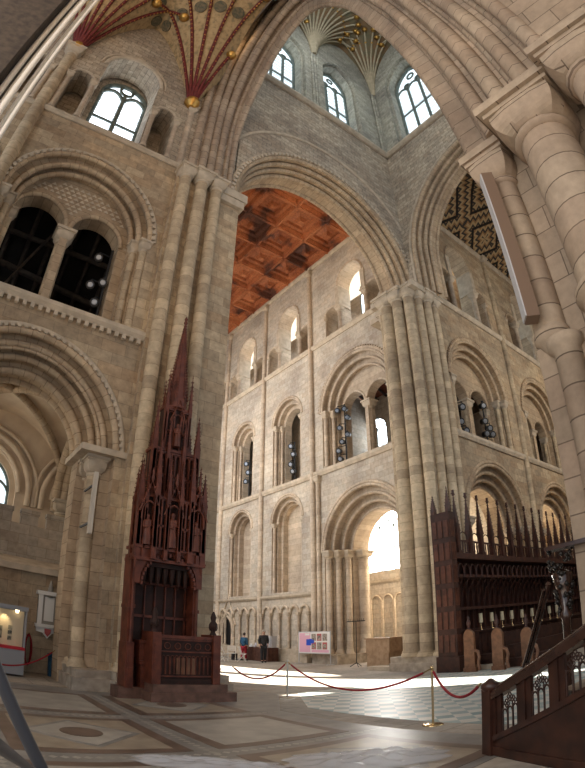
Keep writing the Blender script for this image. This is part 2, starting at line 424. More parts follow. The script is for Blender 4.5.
# ------------------------------------------------------------------ floor
def tile_mat(name, c1, c2, c3, size, ang):
    m, nt, b = new_mat(name, .42, spec=.4); L = nt.links
    geo = N(nt, 'ShaderNodeNewGeometry'); mp = N(nt, 'ShaderNodeMapping'); mp.inputs['Rotation'].default_value = (0, 0, ang); mp.inputs['Scale'].default_value = (1 / size,) * 3
    L.new(geo.outputs['Position'], mp.inputs[0])
    ch = N(nt, 'ShaderNodeTexChecker'); ch.inputs['Scale'].default_value = 1; L.new(mp.outputs[0], ch.inputs[0])
    ch.inputs[1].default_value = (1, 1, 1, 1); ch.inputs[2].default_value = (0, 0, 0, 1)
    wn_ = N(nt, 'ShaderNodeTexWhiteNoise', noise_dimensions='2D'); fl = N(nt, 'ShaderNodeVectorMath', operation='FLOOR')
    L.new(mp.outputs[0], fl.inputs[0]); L.new(fl.outputs[0], wn_.inputs['Vector'])
    r = ramp(nt, [(.0, c1), (.45, c3), (1, c1)]); L.new(wn_.outputs['Value'], r.inputs[0])
    mx = mix(nt, 'MIX'); L.new(ch.outputs['Fac'], mx.inputs[0]); L.new(r.outputs[0], mx.inputs[1]); mx.inputs[2].default_value = (*c2, 1)
    n = N(nt, 'ShaderNodeTexNoise'); n.inputs['Scale'].default_value = 1.3; n.inputs['Detail'].default_value = 6; L.new(geo.outputs['Position'], n.inputs['Vector'])
    r2 = ramp(nt, [(.3, (.75,) * 3), (.7, (1.1,) * 3)]); L.new(n.outputs[0], r2.inputs[0])
    m2 = mix(nt, 'MULTIPLY'); m2.inputs[0].default_value = 1; L.new(mx.outputs[0], m2.inputs[1]); L.new(r2.outputs[0], m2.inputs[2])
    L.new(m2.outputs[0], b.inputs['Base Color']); return m
M['flags'] = stone('floor_flags', (.40, .355, .30), (.31, .28, .24), (.20, .18, .155), 1.1, .8, .012, .3, (.44, .33, .25), .5, .1)
M['marble_light'] = noisy('pale_marble', (.27, .245, .21), (.38, .35, .30), 2.2, .38, spec=.4)
M['marble_grey'] = noisy('grey_marble', (.17, .16, .145), (.26, .24, .215), 2.5, .38, spec=.4)
M['marble_red'] = noisy('red_marble_border', (.11, .075, .055), (.16, .11, .085), 3, .38, spec=.4)
M['marble_tan'] = noisy('tan_marble', (.24, .195, .145), (.33, .27, .20), 3, .38, spec=.4)
M['tiles'] = tile_mat('chequered_marble', (.40, .47, .45), (.60, .56, .49), (.20, .27, .26), .30, R(45))
fl = MB(); fl.face([(-14, -10, 0), (70, -10, 0), (70, 52, 0), (-14, 52, 0)]); floor = fl.build('floor', M['flags'], kind='structure')
def slab(name, pts, mat, z):
    m = MB(); m.face([(x, y, z) for x, y in pts]); b = len(pts)
    for i in range(b):
        a, c = pts[i], pts[(i + 1) % b]; m.face([(*a, 0), (*c, 0), (*c, z), (*a, z)])
    return m.build(name, mat, floor)
slab('tile_pavement', [(7.0, 3.0), (15.2, 3.0), (15.2, 11.0), (8.6, 11.0), (7.0, 8.6)], M['tiles'], .004)
# inlaid marble pavement of the presbytery: large panels framed by dark bands
slab('marble_ground', [(-2, 3.2), (6.3, 3.2), (6.3, 8.6), (8.0, 11.0), (8.0, 11.9), (-2, 11.9)], M['marble_grey'], .004)
def frame_panel(cx_, cy_, a, b_, w, rot, inner, border, z=.008):
    def rc(s, t): return [(cx_ + x * math.cos(rot) - y * math.sin(rot), cy_ + x * math.sin(rot) + y * math.cos(rot)) for x, y in ((-s, -t), (s, -t), (s, t), (-s, t))]
    slab('marble_border', rc(a, b_), border, z); slab('marble_panel', rc(a - w, b_ - w), inner, z + .004)
for i, cx_ in enumerate((-.6, 2.0, 4.6)):
    for j, cy_ in enumerate((4.5, 7.2, 9.9)):
        frame_panel(cx_, cy_, 1.12, 1.15, .2, 0, M['marble_light'] if (i + j) % 2 else M['marble_tan'], M['marble_red'])
        if (i + j) % 2 == 0:
            frame_panel(cx_, cy_, .62, .62, .09, R(45), M['marble_light'], M['marble_grey'], .013)
            m = MB(); m.lathe(cx_, cy_, [(.30, 0), (.30, .022)], 24); m.build('marble_roundel', M['marble_red'], floor)
m = MB()
for i in range(60):       # small lozenges of the mosaic bands between the panels
    u = -1.8 + i * .135
    for v in (5.85, 8.55):
        m.face([(u, v - .06, .007), (u + .06, v, .007), (u, v + .06, .007), (u - .06, v, .007)])
    if i < 55:
        for v in (.7, 3.3):
            y = 3.4 + i * .14; m.face([(v - .06, y, .007), (v, y + .06, .007), (v + .06, y, .007), (v, y - .06, .007)])
m.build('mosaic_band', M['marble_light'], floor)
# low stone step ring at the crossing edge
mb = MB(); mb.box(15.4, 9.0, 0, 16.2, 15.2, .16); mb.build('trim_1', M['plain'], kind='structure')

# ------------------------------------------------------------------ wall of the presbytery (left)
F = Fr('x', 12.0)
LW = MB(); WX0, WX1 = -9.0, 7.0
bays = (-4.45, 1.05)
ST1, ST2 = 9.1, 16.6
for bi, uc in enumerate(bays):
    u0, u1 = (WX0, -1.7) if bi == 0 else (-1.7, 4.3)
    fill(LW, F, 0, u0, u1, 0, ST1, [(uc, 2.62, 0, 5.7, 1)])
    fill(LW, F, 0, u0, u1, ST1, ST2, [(uc, 2.50, ST1 + .25, 12.7, 1)])
wall_l = LW.build('wall_south', M['near'], kind='structure')
CL = MB()
for bi, uc in enumerate(bays):
    u0, u1 = (WX0, -1.7) if bi == 0 else (-1.7, 6.35)
    fill(CL, F, 0, u0, u1, ST2, 27, [(uc, 1.2, ST2 + .25, 21.0, 1), (uc - 1.85, .40, ST2 + .25, 19.4, 1), (uc + 1.85, .40, ST2 + .25, 19.4, 1)])
    for (c, r, zs) in ((uc, 1.2, 21.0), (uc - 1.85, .40, 19.4), (uc + 1.85, .40, 19.4)):
        orders(CL, F, c, ST2 + .25, zs, [(r, 0)], 1.1)
    # wall passage behind, and the outer wall with its window
    fill(CL, F, 1.2, u0, u1, ST2, 23, [(uc + .15, 1.1, 17.5, 20.9, 1)])
    orders(CL, Fr('x', 13.2), uc + .15, 17.5, 20.9, [(1.1, 0)], .4)
    CL.face([F.pt(u0, ST2 + .25, 0), F.pt(u1, ST2 + .25, 0), F.pt(u1, ST2 + .25, 1.6), F.pt(u0, ST2 + .25, 1.6)])
    CL.face([F.pt(u0, 23, 0), F.pt(u1, 23, 0), F.pt(u1, 23, 1.6), F.pt(u0, 23, 1.6)])
CL.build('clerestory_wall', M['grey'], wall_l)
for uc in bays: window(F, uc + .15, 1.08, 17.5, 20.9, 1.35, 2, glass='glassclere', bar=.11)
for bi, uc in enumerate(bays):
    A = MB()
    orders(A, F, uc, 0, 5.7, [(2.62, 0), (2.38, .3), (2.14, .6), (1.9, .95)], 1.6, sillface=False)
    A.build('arcade_arch', M['arch'], wall_l)
    Bm = MB()
    for (r, d, q) in ((2.62, .02, .10), (2.38, .3, .10), (2.24, .3, .05), (2.14, .6, .10), (1.9, .95, .11), (1.9, 1.55, .12)): roll(Bm, F, uc, 5.7, r, d, q)
    Bm.build('arch_moulding', M['arch'], wall_l)
    Bm = MB(); roll(Bm, F, uc, 5.7, 2.78, 0, .07); billets(Bm, F, uc, 5.7, 2.72, 0, .09); Bm.build('billet_hood', M['plain'], wall_l)
    # soffit respond and shafts of the arcade pier
    for sgn in (-1, 1):
        for (r, d, q) in ((2.2, .42, .17), (2.22, 1.1, .2)):
            column(F, uc + sgn * (r + .04), d, .45, 5.7, q, M['shaft'], wall_l, cap=.55)
    pb = MB()
    for sgn in (-1, 1):
        x = uc + sgn * 2.62; pb.box(x - .68, 11.6, 0, x + .68, 13.7, .3); pb.box(x - .6, 11.72, .3, x + .6, 13.65, .48)
    pb.build('pier_base', M['plinth'], wall_l)
    ab = MB()
    for sgn in (-1, 1):
        a = uc + sgn * 1.7; b = uc + sgn * 2.9; ab.box(min(a, b), 11.9, 5.66, max(a, b), 13.65, 5.82)
    ab.build('impost', M['plain'], wall_l)
    # triforium: twin opening under one arch, diapered tympanum
    T = MB(); ss = [(2.50, 0), (2.26, .25), (2.02, .5)]
    orders(T, F, uc, ST1 + .25, 12.7, ss, .75)
    sub = [(uc - 1.08, .90, ST1 + .25, 12.6, 1), (uc + .90, .84, ST1 + .25, 12.6, 1)]
    fill(T, F, .75, uc - 2.02, uc + 2.02, ST1 + .25, lambda u: arch_top(uc, 2.02, 12.7, 1, u), sub)
    for (c, r, sl, zs, k) in sub: orders(T, F, c, sl, zs, [(r, .75)], 1.35)
    T.build('triforium_arch', M['arch'], wall_l)
    D_ = MB()
    for i in range(-7, 8):
        for j in range(0, 9):
            x = uc + i * .22 + (j % 2) * .11; z = 13.05 + j * .16
            if arch_top(uc, 1.95, 12.7, 1, x) > z + .12 and all(z - .12 > arch_top(s_[0], 1.0, 12.6, 1, x) if abs(x - s_[0]) < 1.0 else True for s_ in sub) and abs(x - uc) < 1.7:
                p = [F.pt(x - .1, z, .75), F.pt(x, z - .07, .70), F.pt(x + .1, z, .75), F.pt(x, z + .07, .70)]; D_.face(p)
    D_.build('diaper_work', M['plain'], wall_l)
    Bm = MB()
    for (r, d, q) in ((2.50, .02, .10), (2.2, .25, .11), (2.02, .5, .11)): roll(Bm, F, uc, 12.7, r, d, q)
    for s_ in sub: roll(Bm, F, s_[0], 12.6, s_[1] + .05, .74, .09)
    Bm.build('arch_moulding', M['arch'], wall_l)
    Bm = MB(); roll(Bm, F, uc, 12.7, 2.66, 0, .07); billets(Bm, F, uc, 12.7, 2.58, 0, .12); Bm.build('billet_hood', M['plain'], wall_l)
    column(F, uc - .06, .98, ST1 + .25, 12.6, .19, M['shaft'], wall_l, cap=.52)
    for sgn in (-1, 1):
        for (r, d, q) in ((2.38, .12, .12), (2.13, .37, .12), (1.92, .95, .12)):
            column(F, uc + sgn * (r + .03), d, ST1 + .25, 12.7, q, M['shaft'], wall_l, cap=.42)
        for (r, q) in ((1.34, .10),):
            column(F, uc + sgn * r, -.03, ST2 + .25, 20.6 if 0 else 19.3, q, M['shaftfar'], wall_l, cap=.35)
            column(F, uc + sgn * 2.36, 0, ST2 + .25, 19.3, q, M['shaftfar'], wall_l, cap=.35)
    Bm = MB(); roll(Bm, F, uc, 21.0, 1.3, 0, .10); roll(Bm, F, uc, 21.0, 1.5, 0, .06)
    for sgn in (-1, 1): roll(Bm, F, uc + sgn * 1.85, 19.4, .48, 0, .06)
    Bm.build('arch_moulding', M['plain'], wall_l)
string(F, WX0, 4.35, ST1, .25, .16, M['plain'], wall_l, bil=.11)
string(F, WX0, 4.35, ST2, .2, .14, M['plain'], wall_l)
# back of the triforium: lining coloured near-black for the gallery's shade, with roof timbers
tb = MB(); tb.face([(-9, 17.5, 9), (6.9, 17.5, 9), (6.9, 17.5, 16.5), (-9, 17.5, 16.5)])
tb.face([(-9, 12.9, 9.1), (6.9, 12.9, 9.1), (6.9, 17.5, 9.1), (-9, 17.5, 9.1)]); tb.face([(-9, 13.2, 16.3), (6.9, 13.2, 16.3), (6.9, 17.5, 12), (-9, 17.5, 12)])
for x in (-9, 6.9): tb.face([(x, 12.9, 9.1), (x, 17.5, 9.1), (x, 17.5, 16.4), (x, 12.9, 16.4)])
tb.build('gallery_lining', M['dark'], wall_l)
tt = MB()
for i in range(13):
    x = -4 + i * .8; tt.tube([(x, 13.3, 15.9), (x, 17.3, 12.0)], .09, 4)
tt.tube([(-6, 15.2, 13.7), (6.5, 15.2, 13.7)], .13, 4); tt.tube([(-6, 13.8, 11.9), (6.5, 16.5, 12.4)], .14, 4)
tt.tube([(-6, 13.5, 10.6), (6, 14.1, 10.5)], .03, 4); tt.tube([(-.9, 14.2, 9.2), (.7, 14.2, 13.4)], .05, 4)
tt.build('roof_timber', M['timber'], wall_l)
# vaulting shaft between the bays, on the gallery level
for u in (-1.7,):
    column(F, u, .0, 0.3, 20.9, .24, M['shaft'], wall_l, cap=.5, name='vault_shaft')
column(F, 3.95, .05, ST2 + .2, 20.9, .14, M['shaftfar'], wall_l, cap=.45, name='vault_shaft')

# ------------------------------------------------------------------ crossing pier, left
PLM = MB()
PLM.box(3.95, 11.8, 0, 6.55, 13.6, 16.4)
pier_l = PLM.build('crossing_pier', M['near'], label='tall clustered stone crossing pier directly behind the carved canopied throne', kind='structure')
for (u, y, q) in ((4.22, 11.68, .20), (4.84, 11.62, .22), (5.46, 11.64, .20)):
    column(Fr('x', y), u, 0, .5, 16.45, q, M['shaft'], pier_l, 16, cap=.55, name='shaft')
for (u, y, q) in ((6.5, 12.4, .2), (6.5, 13.2, .2)):
    column(Fr('x', y), u, 0, .5, 16.45, q, M['shaft'], pier_l, 12, cap=.55, name='shaft')
mb = MB(); mb.box(3.85, 11.25, 0, 6.85, 13.7, .3); mb.box(3.92, 11.35, .3, 6.78, 13.65, .5); mb.build('base', M['plinth'], pier_l)
mb = MB(); mb.box(5.7, 11.65, 15.75, 6.68, 13.7, 16.1); mb.box(5.6, 11.6, 16.1, 6.78, 13.75, 16.5); mb.build('impost', M['plain'], pier_l)

# ------------------------------------------------------------------ crossing: south arch, west arch, lantern
A1 = MB(); c1, z1 = 11.5, 16.55
LB = 27.0
fill(A1, F, 0, 6.3, 16.7, 16.45, LB, [(c1, 5.15, 16.45, z1, 1)])
S1 = [(5.15, 0), (5.02, .3), (4.9, .6), (4.78, .9)]
wall_s = A1.build('wall_south_crossing', M['grey'], kind='structure')
A = MB(); orders(A, F, c1, 16.4, z1, S1, 1.7, sillface=False)
fill(A, F, 1.7, 6.3, 16.7, 16.4, 26, [(c1, 4.78, 16.4, z1, 1)]); A.build('crossing_arch', M['arch'], wall_s)
Bm = MB()
for r, d in S1: roll(Bm, F, c1, z1, r, d + .03, .11)
for r, d in S1: roll(Bm, F, c1, z1, r - .01, d + .16, .06)
roll(Bm, F, c1, z1, 4.78, 1.65, .11)
billets(Bm, F, c1, z1, 4.80, 1.75, .12, gap=1.8)
Bm.build('arch_moulding', M['arch'], wall_s)
Bm = MB(); roll(Bm, F, c1, z1, 5.35, 0, .07); billets(Bm, F, c1, z1, 5.27, 0, .14, gap=1.8); Bm.build('billet_hood', M['plain'], wall_s)
Bm = MB(); roll(Bm, F, c1, 17.3, 6.1, 0, .09); Bm.build('relieving_arch', M['plain'], wall_s)
string(F, 6.0, 16.4, LB, .3, .25, M['plain'], wall_s)

G = Fr('y', 16.4)
c2, z2 = 6.1, 18.9
A2 = MB(); fill(A2, G, 0, -1, 12, 16.45, LB, [(c2, 5.3, 16.45, z2, 1)])
wall_w = A2.build('wall_west_crossing', M['grey'], kind='structure')
S2 = [(5.3, 0), (5.15, .3), (5.0, .6), (4.9, .9)]
A = MB(); orders(A, G, c2, 16.4, z2, S2, 1.5, sillface=False); A.build('crossing_arch', M['arch'], wall_w)
Bm = MB()
for r, d in S2: roll(Bm, G, c2, z2, r, d + .03, .11, sill=16.5)
for r, d in S2[:-1]: roll(Bm, G, c2, z2, r - .12, d + .34, .06, sill=16.5)
roll(Bm, G, c2, z2, 4.9, 1.45, .11, sill=16.5)
Bm.build('arch_moulding', M['arch'], wall_w)
Bm = MB(); roll(Bm, G, c2, z2, 5.5, 0, .08, sill=16.5); Bm.build('hood_mould', M['plain'], wall_w)
string(G, -1, 12, LB, .3, .25, M['plain'], wall_w)

# west crossing pier
PC = MB(); PC.box(15.75, 11.6, 0, 17.6, 13.45, 16.45); PC.box(16.7, 13.4, 0, 17.9, 14.35, 16.45)
pier_c = PC.build('crossing_pier', M['near'], label='tall clustered stone crossing pier at the near end of the dark choir stalls', kind='structure')
for (x, y, q) in ((15.7, 11.75, .22), (15.6, 12.32, .27), (15.6, 12.98, .30), (15.85, 13.5, .16), (16.55, 13.85, .22), (17.0, 14.35, .16),
                  (16.15, 11.5, .18), (16.7, 11.45, .22), (17.3, 11.48, .2)):
    p = column(Fr('x', y), x, 0, .55, 16.45, q, M['shaft'], pier_c, 12, cap=.6, name='shaft')
mb = MB(); mb.box(15.2, 11.05, 0, 17.75, 13.85, .32); mb.box(15.3, 11.15, .32, 17.7, 13.75, .55); mb.box(16.2, 13.7, 0, 17.9, 14.7, .5); mb.build('base', M['plinth'], pier_c)
mb = MB(); mb.box(15.35, 11.15, 16.2, 17.7, 13.8, 16.5); mb.box(16.3, 13.5, 16.2, 17.9, 14.8, 16.5); mb.build('impost', M['plain'], pier_c)
# filling above the piers at the corner
mb = MB(); mb.box(16.75, 12.05, 16.5, 17.9, 13.7, 26.6); mb.build('pier_core', M['grey'], wall_s)

# lantern
LT = 36.5
LF = Fr('x', 12.0); LG = Fr('y', 16.4)
lan = MB()
lw = [(8.75, 1.0), (13.1, 1.0)]
fill(lan, LF, 0, 6.2, 16.4, LB + .3, 39.5, [(c, 1.45, LB + .3, 33.3, 1.6) for c, r in lw])
for c, r in lw: orders(lan, LF, c, LB + .3, 33.3, [(1.45, 0), (1.28, .25)], 1.0, 1.6)
lx = [(9.15, 1.25), (3.6, 1.25)]
fill(lan, LG, 0, 0, 12, LB + .3, 39.5, [(c, 1.75, LB + .3, 34.0, 1.5) for c, r in lx])
for c, r in lx: orders(lan, LG, c, LB + .3, 34.0, [(1.75, 0), (1.55, .25)], 1.0, 1.5)
# the two sides of the lantern above and behind the camera's arch
lan.face([(6.2, 0, LB), (16.4, 0, LB), (16.4, 0, 39.5), (6.2, 0, 39.5)]); lan.face([(6.25, 0, 30.5), (6.25, 12, 30.5), (6.25, 12, 39.5), (6.25, 0, 39.5)])
lantern = lan.build('wall_lantern', M['lantern'], kind='structure')
for c, r in lw: window(LF, c, 1.28, 28.2, 33.2, 1.0, 3, 1.6, 'glassdim', .10)
for c, r in lx: window(LG, c, 1.55, 28.6, 33.8, 1.0, 3, 1.5, 'glassdim', .12)
for c, r in lw:
    mb = MB(); mb.box(c - 1.3, 12.9, LB + .3, c + 1.3, 13.2, 28.2); mb.build('window_apron', M['tracery'], lantern)
for c, r in lx:
    mb = MB(); mb.box(17.3, c - 1.6, LB + .3, 17.6, c + 1.6, 28.6); mb.build('window_apron', M['tracery'], lantern)
for (x, y) in ((10.95, 11.95), (6.7, 11.95), (16.3, 11.9), (16.35, 6.4)):
    for dx in (-.22, 0, .22):
        ox, oy = (dx, 0) if y > 11 else (0, dx)
        mb = MB(); mb.lathe(x + ox, y + oy, [(.13, LB + .3), (.09, LB + .6), (.09, 33.9), (.15, 34.2)], 8); mb.build('lantern_shaft', M['lantern'], lantern)
# timber fan vault of the lantern
M['lvault'] = noisy('lantern_vault_boards', (.26, .15, .075), (.17, .15, .09), 1.2, .8)
M['lrib'] = noisy('lantern_vault_rib', (.42, .36, .25), (.55, .46, .32), 3, .7)
ceil = MB()
springs = [(6.6, 12), (10.95, 12), (16.4, 12), (16.4, 6.3), (16.4, 0), (6.4, 6.3), (6.6, 0), (10.95, 0)]
def lz(x, y):
    d = min(math.hypot(x - a, y - b) for a, b in springs)
    q = min(1, max(0, (d - .1) / 3.4)); return 34.0 + 5.3 * math.sqrt(1 - (1 - q) ** 2)
nx = 40; rows = []
for i in range(nx + 1):
    x = 6.0 + 10.4 * i / nx; rows.append([(x, 12.0 * j / nx, lz(x, 12.0 * j / nx) + .06) for j in range(nx + 1)])
ceil.grid(rows); ceil_l = ceil.build('ceiling_lantern', M['lvault'], kind='structure')
for (a, b) in springs[:5]:
    rb = MB(); bo = MB()
    for i in range(32):
        t = 2 * PI * i / 32; P = []
        for j in range(9):
            q = .12 + 3.3 * (j / 8) ** 1.3; x, y = a + q * math.cos(t), b + q * math.sin(t)
            if 6.0 < x < 16.39 and .01 < y < 11.99: P.append((x, y, lz(x, y) - .02))
        if len(P) > 4:
            rb.tube(P, .075, 5); bo.lathe(P[-1][0], P[-1][1], [(.05, P[-1][2] - .22), (.22, P[-1][2] - .12), (.1, P[-1][2] + .05)], 8)
            bo.lathe(P[-3][0], P[-3][1], [(.03, P[-3][2] - .14), (.1, P[-3][2] - .08), (.06, P[-3][2] + .04)], 6)
    if rb.v: rb.build('vault_ribs', M['lrib'], ceil_l); bo.build('vault_bosses', M['gold'], ceil_l)

# ------------------------------------------------------------------ painted wooden vault over the presbytery
M['pvault'] = None
m_, nt, b = new_mat('painted_vault_boards', .75); L = nt.links
geo = N(nt, 'ShaderNodeNewGeometry'); vo = N(nt, 'ShaderNodeTexVoronoi'); vo.inputs['Scale'].default_value = 1.5
L.new(geo.outputs['Position'], vo.inputs['Vector'])
n_ = N(nt, 'ShaderNodeTexNoise'); n_.inputs['Scale'].default_value = 5; n_.inputs['Detail'].default_value = 5; L.new(geo.outputs['Position'], n_.inputs['Vector'])
r_ = ramp(nt, [(.4, (.50, .36, .20)), (.55, (.42, .29, .15)), (.62, (.26, .20, .11))]); L.new(n_.outputs[0], r_.inputs[0])
L.new(r_.outputs[0], b.inputs['Base Color']); M['pvault'] = m_
M['teal'] = noisy('teal_painted_boards', (.05, .10, .09), (.14, .20, .16), 5, .75)
M['redrib'] = noisy('red_painted_rib', (.13, .025, .025), (.19, .035, .03), 8, .65)
M['medal'] = noisy('painted_medallion', (.07, .075, .05), (.20, .15, .09), 9, .7)
psp = [(-7.1, 12), (-1.68, 12), (3.8, 12), (-7.1, 0), (-1.68, 0), (3.8, 0)]
PZ = 21.0
def pz(x, y):
    h = 5.2
    d = min(math.hypot((x - a) * 1.0, (y - b) * .85) for a, b in psp)
    q = min(1, max(0, (d - .1) / 3.3)); return PZ + h * (1 - (1 - q) ** 1.9)
pv = MB(); rows = []; nx = 48
for i in range(nx + 1):
    x = -8.5 + 13.2 * i / nx; rows.append([(x, 12.0 * j / nx, pz(x, 12.0 * j / nx) + .05) for j in range(nx + 1)])
pv.grid(rows); ceil_p = pv.build('ceiling_presbytery', M['pvault'], kind='structure')
for (a, b) in psp[:3]:
    rb = MB(); dots = MB(); me_ = MB(); bo = MB()
    for i in range(10):
        t = PI + PI * i / 9; P = []
        for j in range(14):
            q = .1 + 3.6 * j / 13; x, y = a + q * math.cos(t), b + q / .85 * math.sin(t)
            if -8.4 < x < 4.65 and y < 11.99: P.append((x, y, pz(x, y) - .05))
        if len(P) > 4:
            rb.tube(P, .08, 5)
            for j in range(2, len(P) - 1):
                for f in (0, .5):
                    p = Vector(P[j]).lerp(Vector(P[j + 1]), f); dots.box(p.x - .035, p.y - .035, p.z - .12, p.x + .035, p.y + .035, p.z - .07)
            p = P[-1]; bo.lathe(p[0], p[1], [(.08, p[2] - .25), (.24, p[2] - .16), (.24, p[2] - .06), (.1, p[2] + .05)], 10)
        if i % 2 == 0 or True:
            tt_ = t + PI / 18; x, y = a + 2.5 * math.cos(tt_), b + 2.5 / .85 * math.sin(tt_)
            if -8.3 < x < 4.5 and y < 11.7 and i < 9:
                z = pz(x, y); nrm = Vector((pz(x + .05, y) - z, pz(x, y + .05) - z, -.05)).normalized()
                q_ = Vector((0, 0, -1)).rotation_difference(nrm).to_matrix().to_4x4()
                me_.lathe(0, 0, [(.3, -.05), (.3, 0)], 14, M4=Matrix.Translation((x, y, z)) @ q_)
    if rb.v:
        rb.build('vault_ribs', M['redrib'], ceil_p); dots.build('rib_studs', M['gold'], ceil_p); bo.build('vault_bosses', M['gold'], ceil_p)
        if me_.v: me_.build('medallions', M['medal'], ceil_p)
    mb = MB(); mb.lathe(a, b - .12, [(.14, PZ - .35), (.34, PZ - .15), (.34, PZ + .05), (.2, PZ + .3)], 10); mb.build('gilded_corbel', M['gold'], ceil_p)
# flat teal lozenge panels along the crown of the vault
tp = MB(); tr = MB()
for i in range(-8, 5):
    for j in range(5):
        x, y = i * 1.0 + .5, 3.6 + j * 1.0
        z = pz(x, y) - .03
        if z > PZ + 4.6:
            tp.face([(x - .46, y, z), (x, y - .46, z), (x + .46, y, z), (x, y + .46, z)])
tp.build('teal_panel', M['teal'], ceil_p)
for i in range(-16, 9):
    for s_ in (-1, 1):
        P = []
        for j in range(10):
            y = 3.2 + j * .55; x = i * 1.0 + s_ * (y - 3.2)
            if -8.3 < x < 4.6 and pz(x, y) > PZ + 4.6: P.append((x, y, pz(x, y) - .06))
        if len(P) > 1: tr.tube(P, .05, 4)
tr.build('crown_ribs', M['redrib'], ceil_p)

# ------------------------------------------------------------------ near arch between the crossing piers (stepped orders springing at the right from the near pier)
PA = [(12.0, 16.4), (11.75, 20.2), (10.3, 22.9), (8.4, 24.6), (6.5, 24.5), (4.75, 21.4), (3.7, 17.4), (3.05, 14.2), (2.7, 11.7), (2.42, 8.75)]
PB = [(11.95, 17.0), (11.85, 22.5), (11.1, 26.2), (9.0, 28.4), (6.2, 28.0), (3.2, 23.4), (1.6, 18.4), (.75, 13.6), (.35, 11.0), (.15, 8.8)]
ca = catmull([(5.95, y, z) for y, z in PA], 6); cb = catmull([(4.55, y, z) for y, z in PB], 6)
NPT = len(ca)
def ordp(k, w): return [Vector((w - .35 * k * max(0, 1 - 2.2 * j / NPT), a.y + (b.y - a.y) * k, a.z + (b.z - a.z) * k)) for j, (a, b) in enumerate(zip(ca, cb))]
K = [(0, 6.2), (0, 5.95), (.30, 5.95), (.30, 5.6), (.52, 5.6), (.52, 5.35), (.76, 5.35), (.76, 5.1), (1.0, 5.1), (1.0, 4.7)]
na = MB(); rows = [ordp(k, w) for k, w in K]
ll = lens([tuple(p) for p in rows[1]]); kk = [0]
for i in range(1, len(K)): kk.append(kk[-1] + abs(K[i][1] - K[i - 1][1]) + 2.2 * abs(K[i][0] - K[i - 1][0]))
na.grid(rows, lambda i, j: (kk[i], ll[j]), False)
near_arch = na.build('near_crossing_arch', M['pink'], label='huge stepped stone arch sweeping overhead from the tall left pier to the near right pier', kind='structure')
for (k, w, q) in ((.0, 6.1, .12), (.22, 5.92, .10), (.30, 5.6, .17), (.46, 5.58, .10), (.52, 5.35, .19), (.68, 5.33, .10), (.76, 5.1, .18), (.93, 5.08, .09), (1.0, 4.75, .16)):
    mb = MB(); mb.tube(ordp(k, w), q, 8); mb.build('roll_moulding', M['pink'], near_arch)
# wall over the arch up to the roof
sp = MB(); top = [Vector((p.x, p.y, 30.5)) for p in ordp(1, 4.7)]
sp.grid([ordp(1, 4.7), top], None, False); sp.build('spandrel', M['pinkwall'], near_arch)
sp = MB(); sp.grid([ordp(0, 6.2), [Vector((6.2, p.y, 30.5)) for p in ordp(0, 6.2)]], None, False); sp.build('spandrel', M['pinkwall'], near_arch)

sp = MB(); sp.face([(4.7, .15, 8.8), (4.7, -3, 8.8), (4.7, -3, 30.5), (4.7, .15, 30.5)]); sp.face([(4.7, .35, 8.79), (4.7, -3, 8.79), (8.2, -3, 8.79), (8.2, .35, 8.79)]); sp.face([(4.3, -3, 30.5), (6.4, -3, 30.5), (6.4, 12, 30.5), (4.3, 12, 30.5)]); sp.build('spandrel', M['pinkwall'], near_arch)  # last face is an unseen cover added to shut out light above the arch
sp = MB(); sp.face([(4.69, 12, 25.8), (4.69, 0, 25.8), (4.69, 0, 30.5), (4.69, 12, 30.5)]); sp.build('spandrel', M['pinkwall'], near_arch)  # unseen sheet added to block sun leaking between vault and arch
sp = MB(); sp.face([(-9, -3, 7), (6.4, -3, 7), (6.4, -3, 30.5), (-9, -3, 30.5)]); sp.build('wall_north', M['pinkwall'], kind='structure')
# near right pier
pr = MB()
pr.box(6.0, -2.5, 4.95, 8.2, 2.30, 8.8)
pr.box(5.9, -2.5, .75, 8.2, 2.36, 4.95)
pier_r = pr.build('near_pier', M['pinkwall'], label='massive near stone pier with round shafts and cushion capitals along the right edge', kind='structure')
def rshaft(x, y, r, z0, z1, zc, sq=1.45):
    mb = MB(); mb.lathe(x, y, [(r, z0), (r, z1)], 24); o = mb.build('shaft', M['pink'], pier_r)
    capital(x, y, z1, zc, r, M['pink'], o, sq)
    return o
rshaft(5.98, 2.10, .24, 5.15, 7.9, 8.75, 1.6)
rshaft(5.62, .98, .44, 5.15, 7.85, 8.75, 1.42)
rshaft(5.2, -.22, .36, 5.15, 7.95, 8.8, 1.45)
mb = MB()
mb.lathe(5.98, 2.10, [(.10, 4.75), (.22, 4.95), (.27, 5.02), (.27, 5.1), (.24, 5.16)], 20); mb.build('shaft_corbel', M['pink'], pier_r)
mb = MB(); mb.lathe(5.62, .95, [(.5, .8), (.5, 4.98), (.56, 5.02), (.56, 5.1), (.48, 5.2)], 24); mb.build('lower_shaft', M['pink'], pier_r)
mb = MB(); mb.lathe(5.9, 1.92, [(.2, .8), (.2, 4.72), (.27, 4.78), (.27, 4.9), (.2, 4.95)], 18); mb.build('lower_shaft', M['pink'], pier_r)
mb = MB(); mb.box(4.95, -2.5, 0, 8.4, 2.38, .34); mb.box(5.1, -2.5, .34, 8.3, 2.37, .78); mb.build('base', M['plinth'], pier_r)

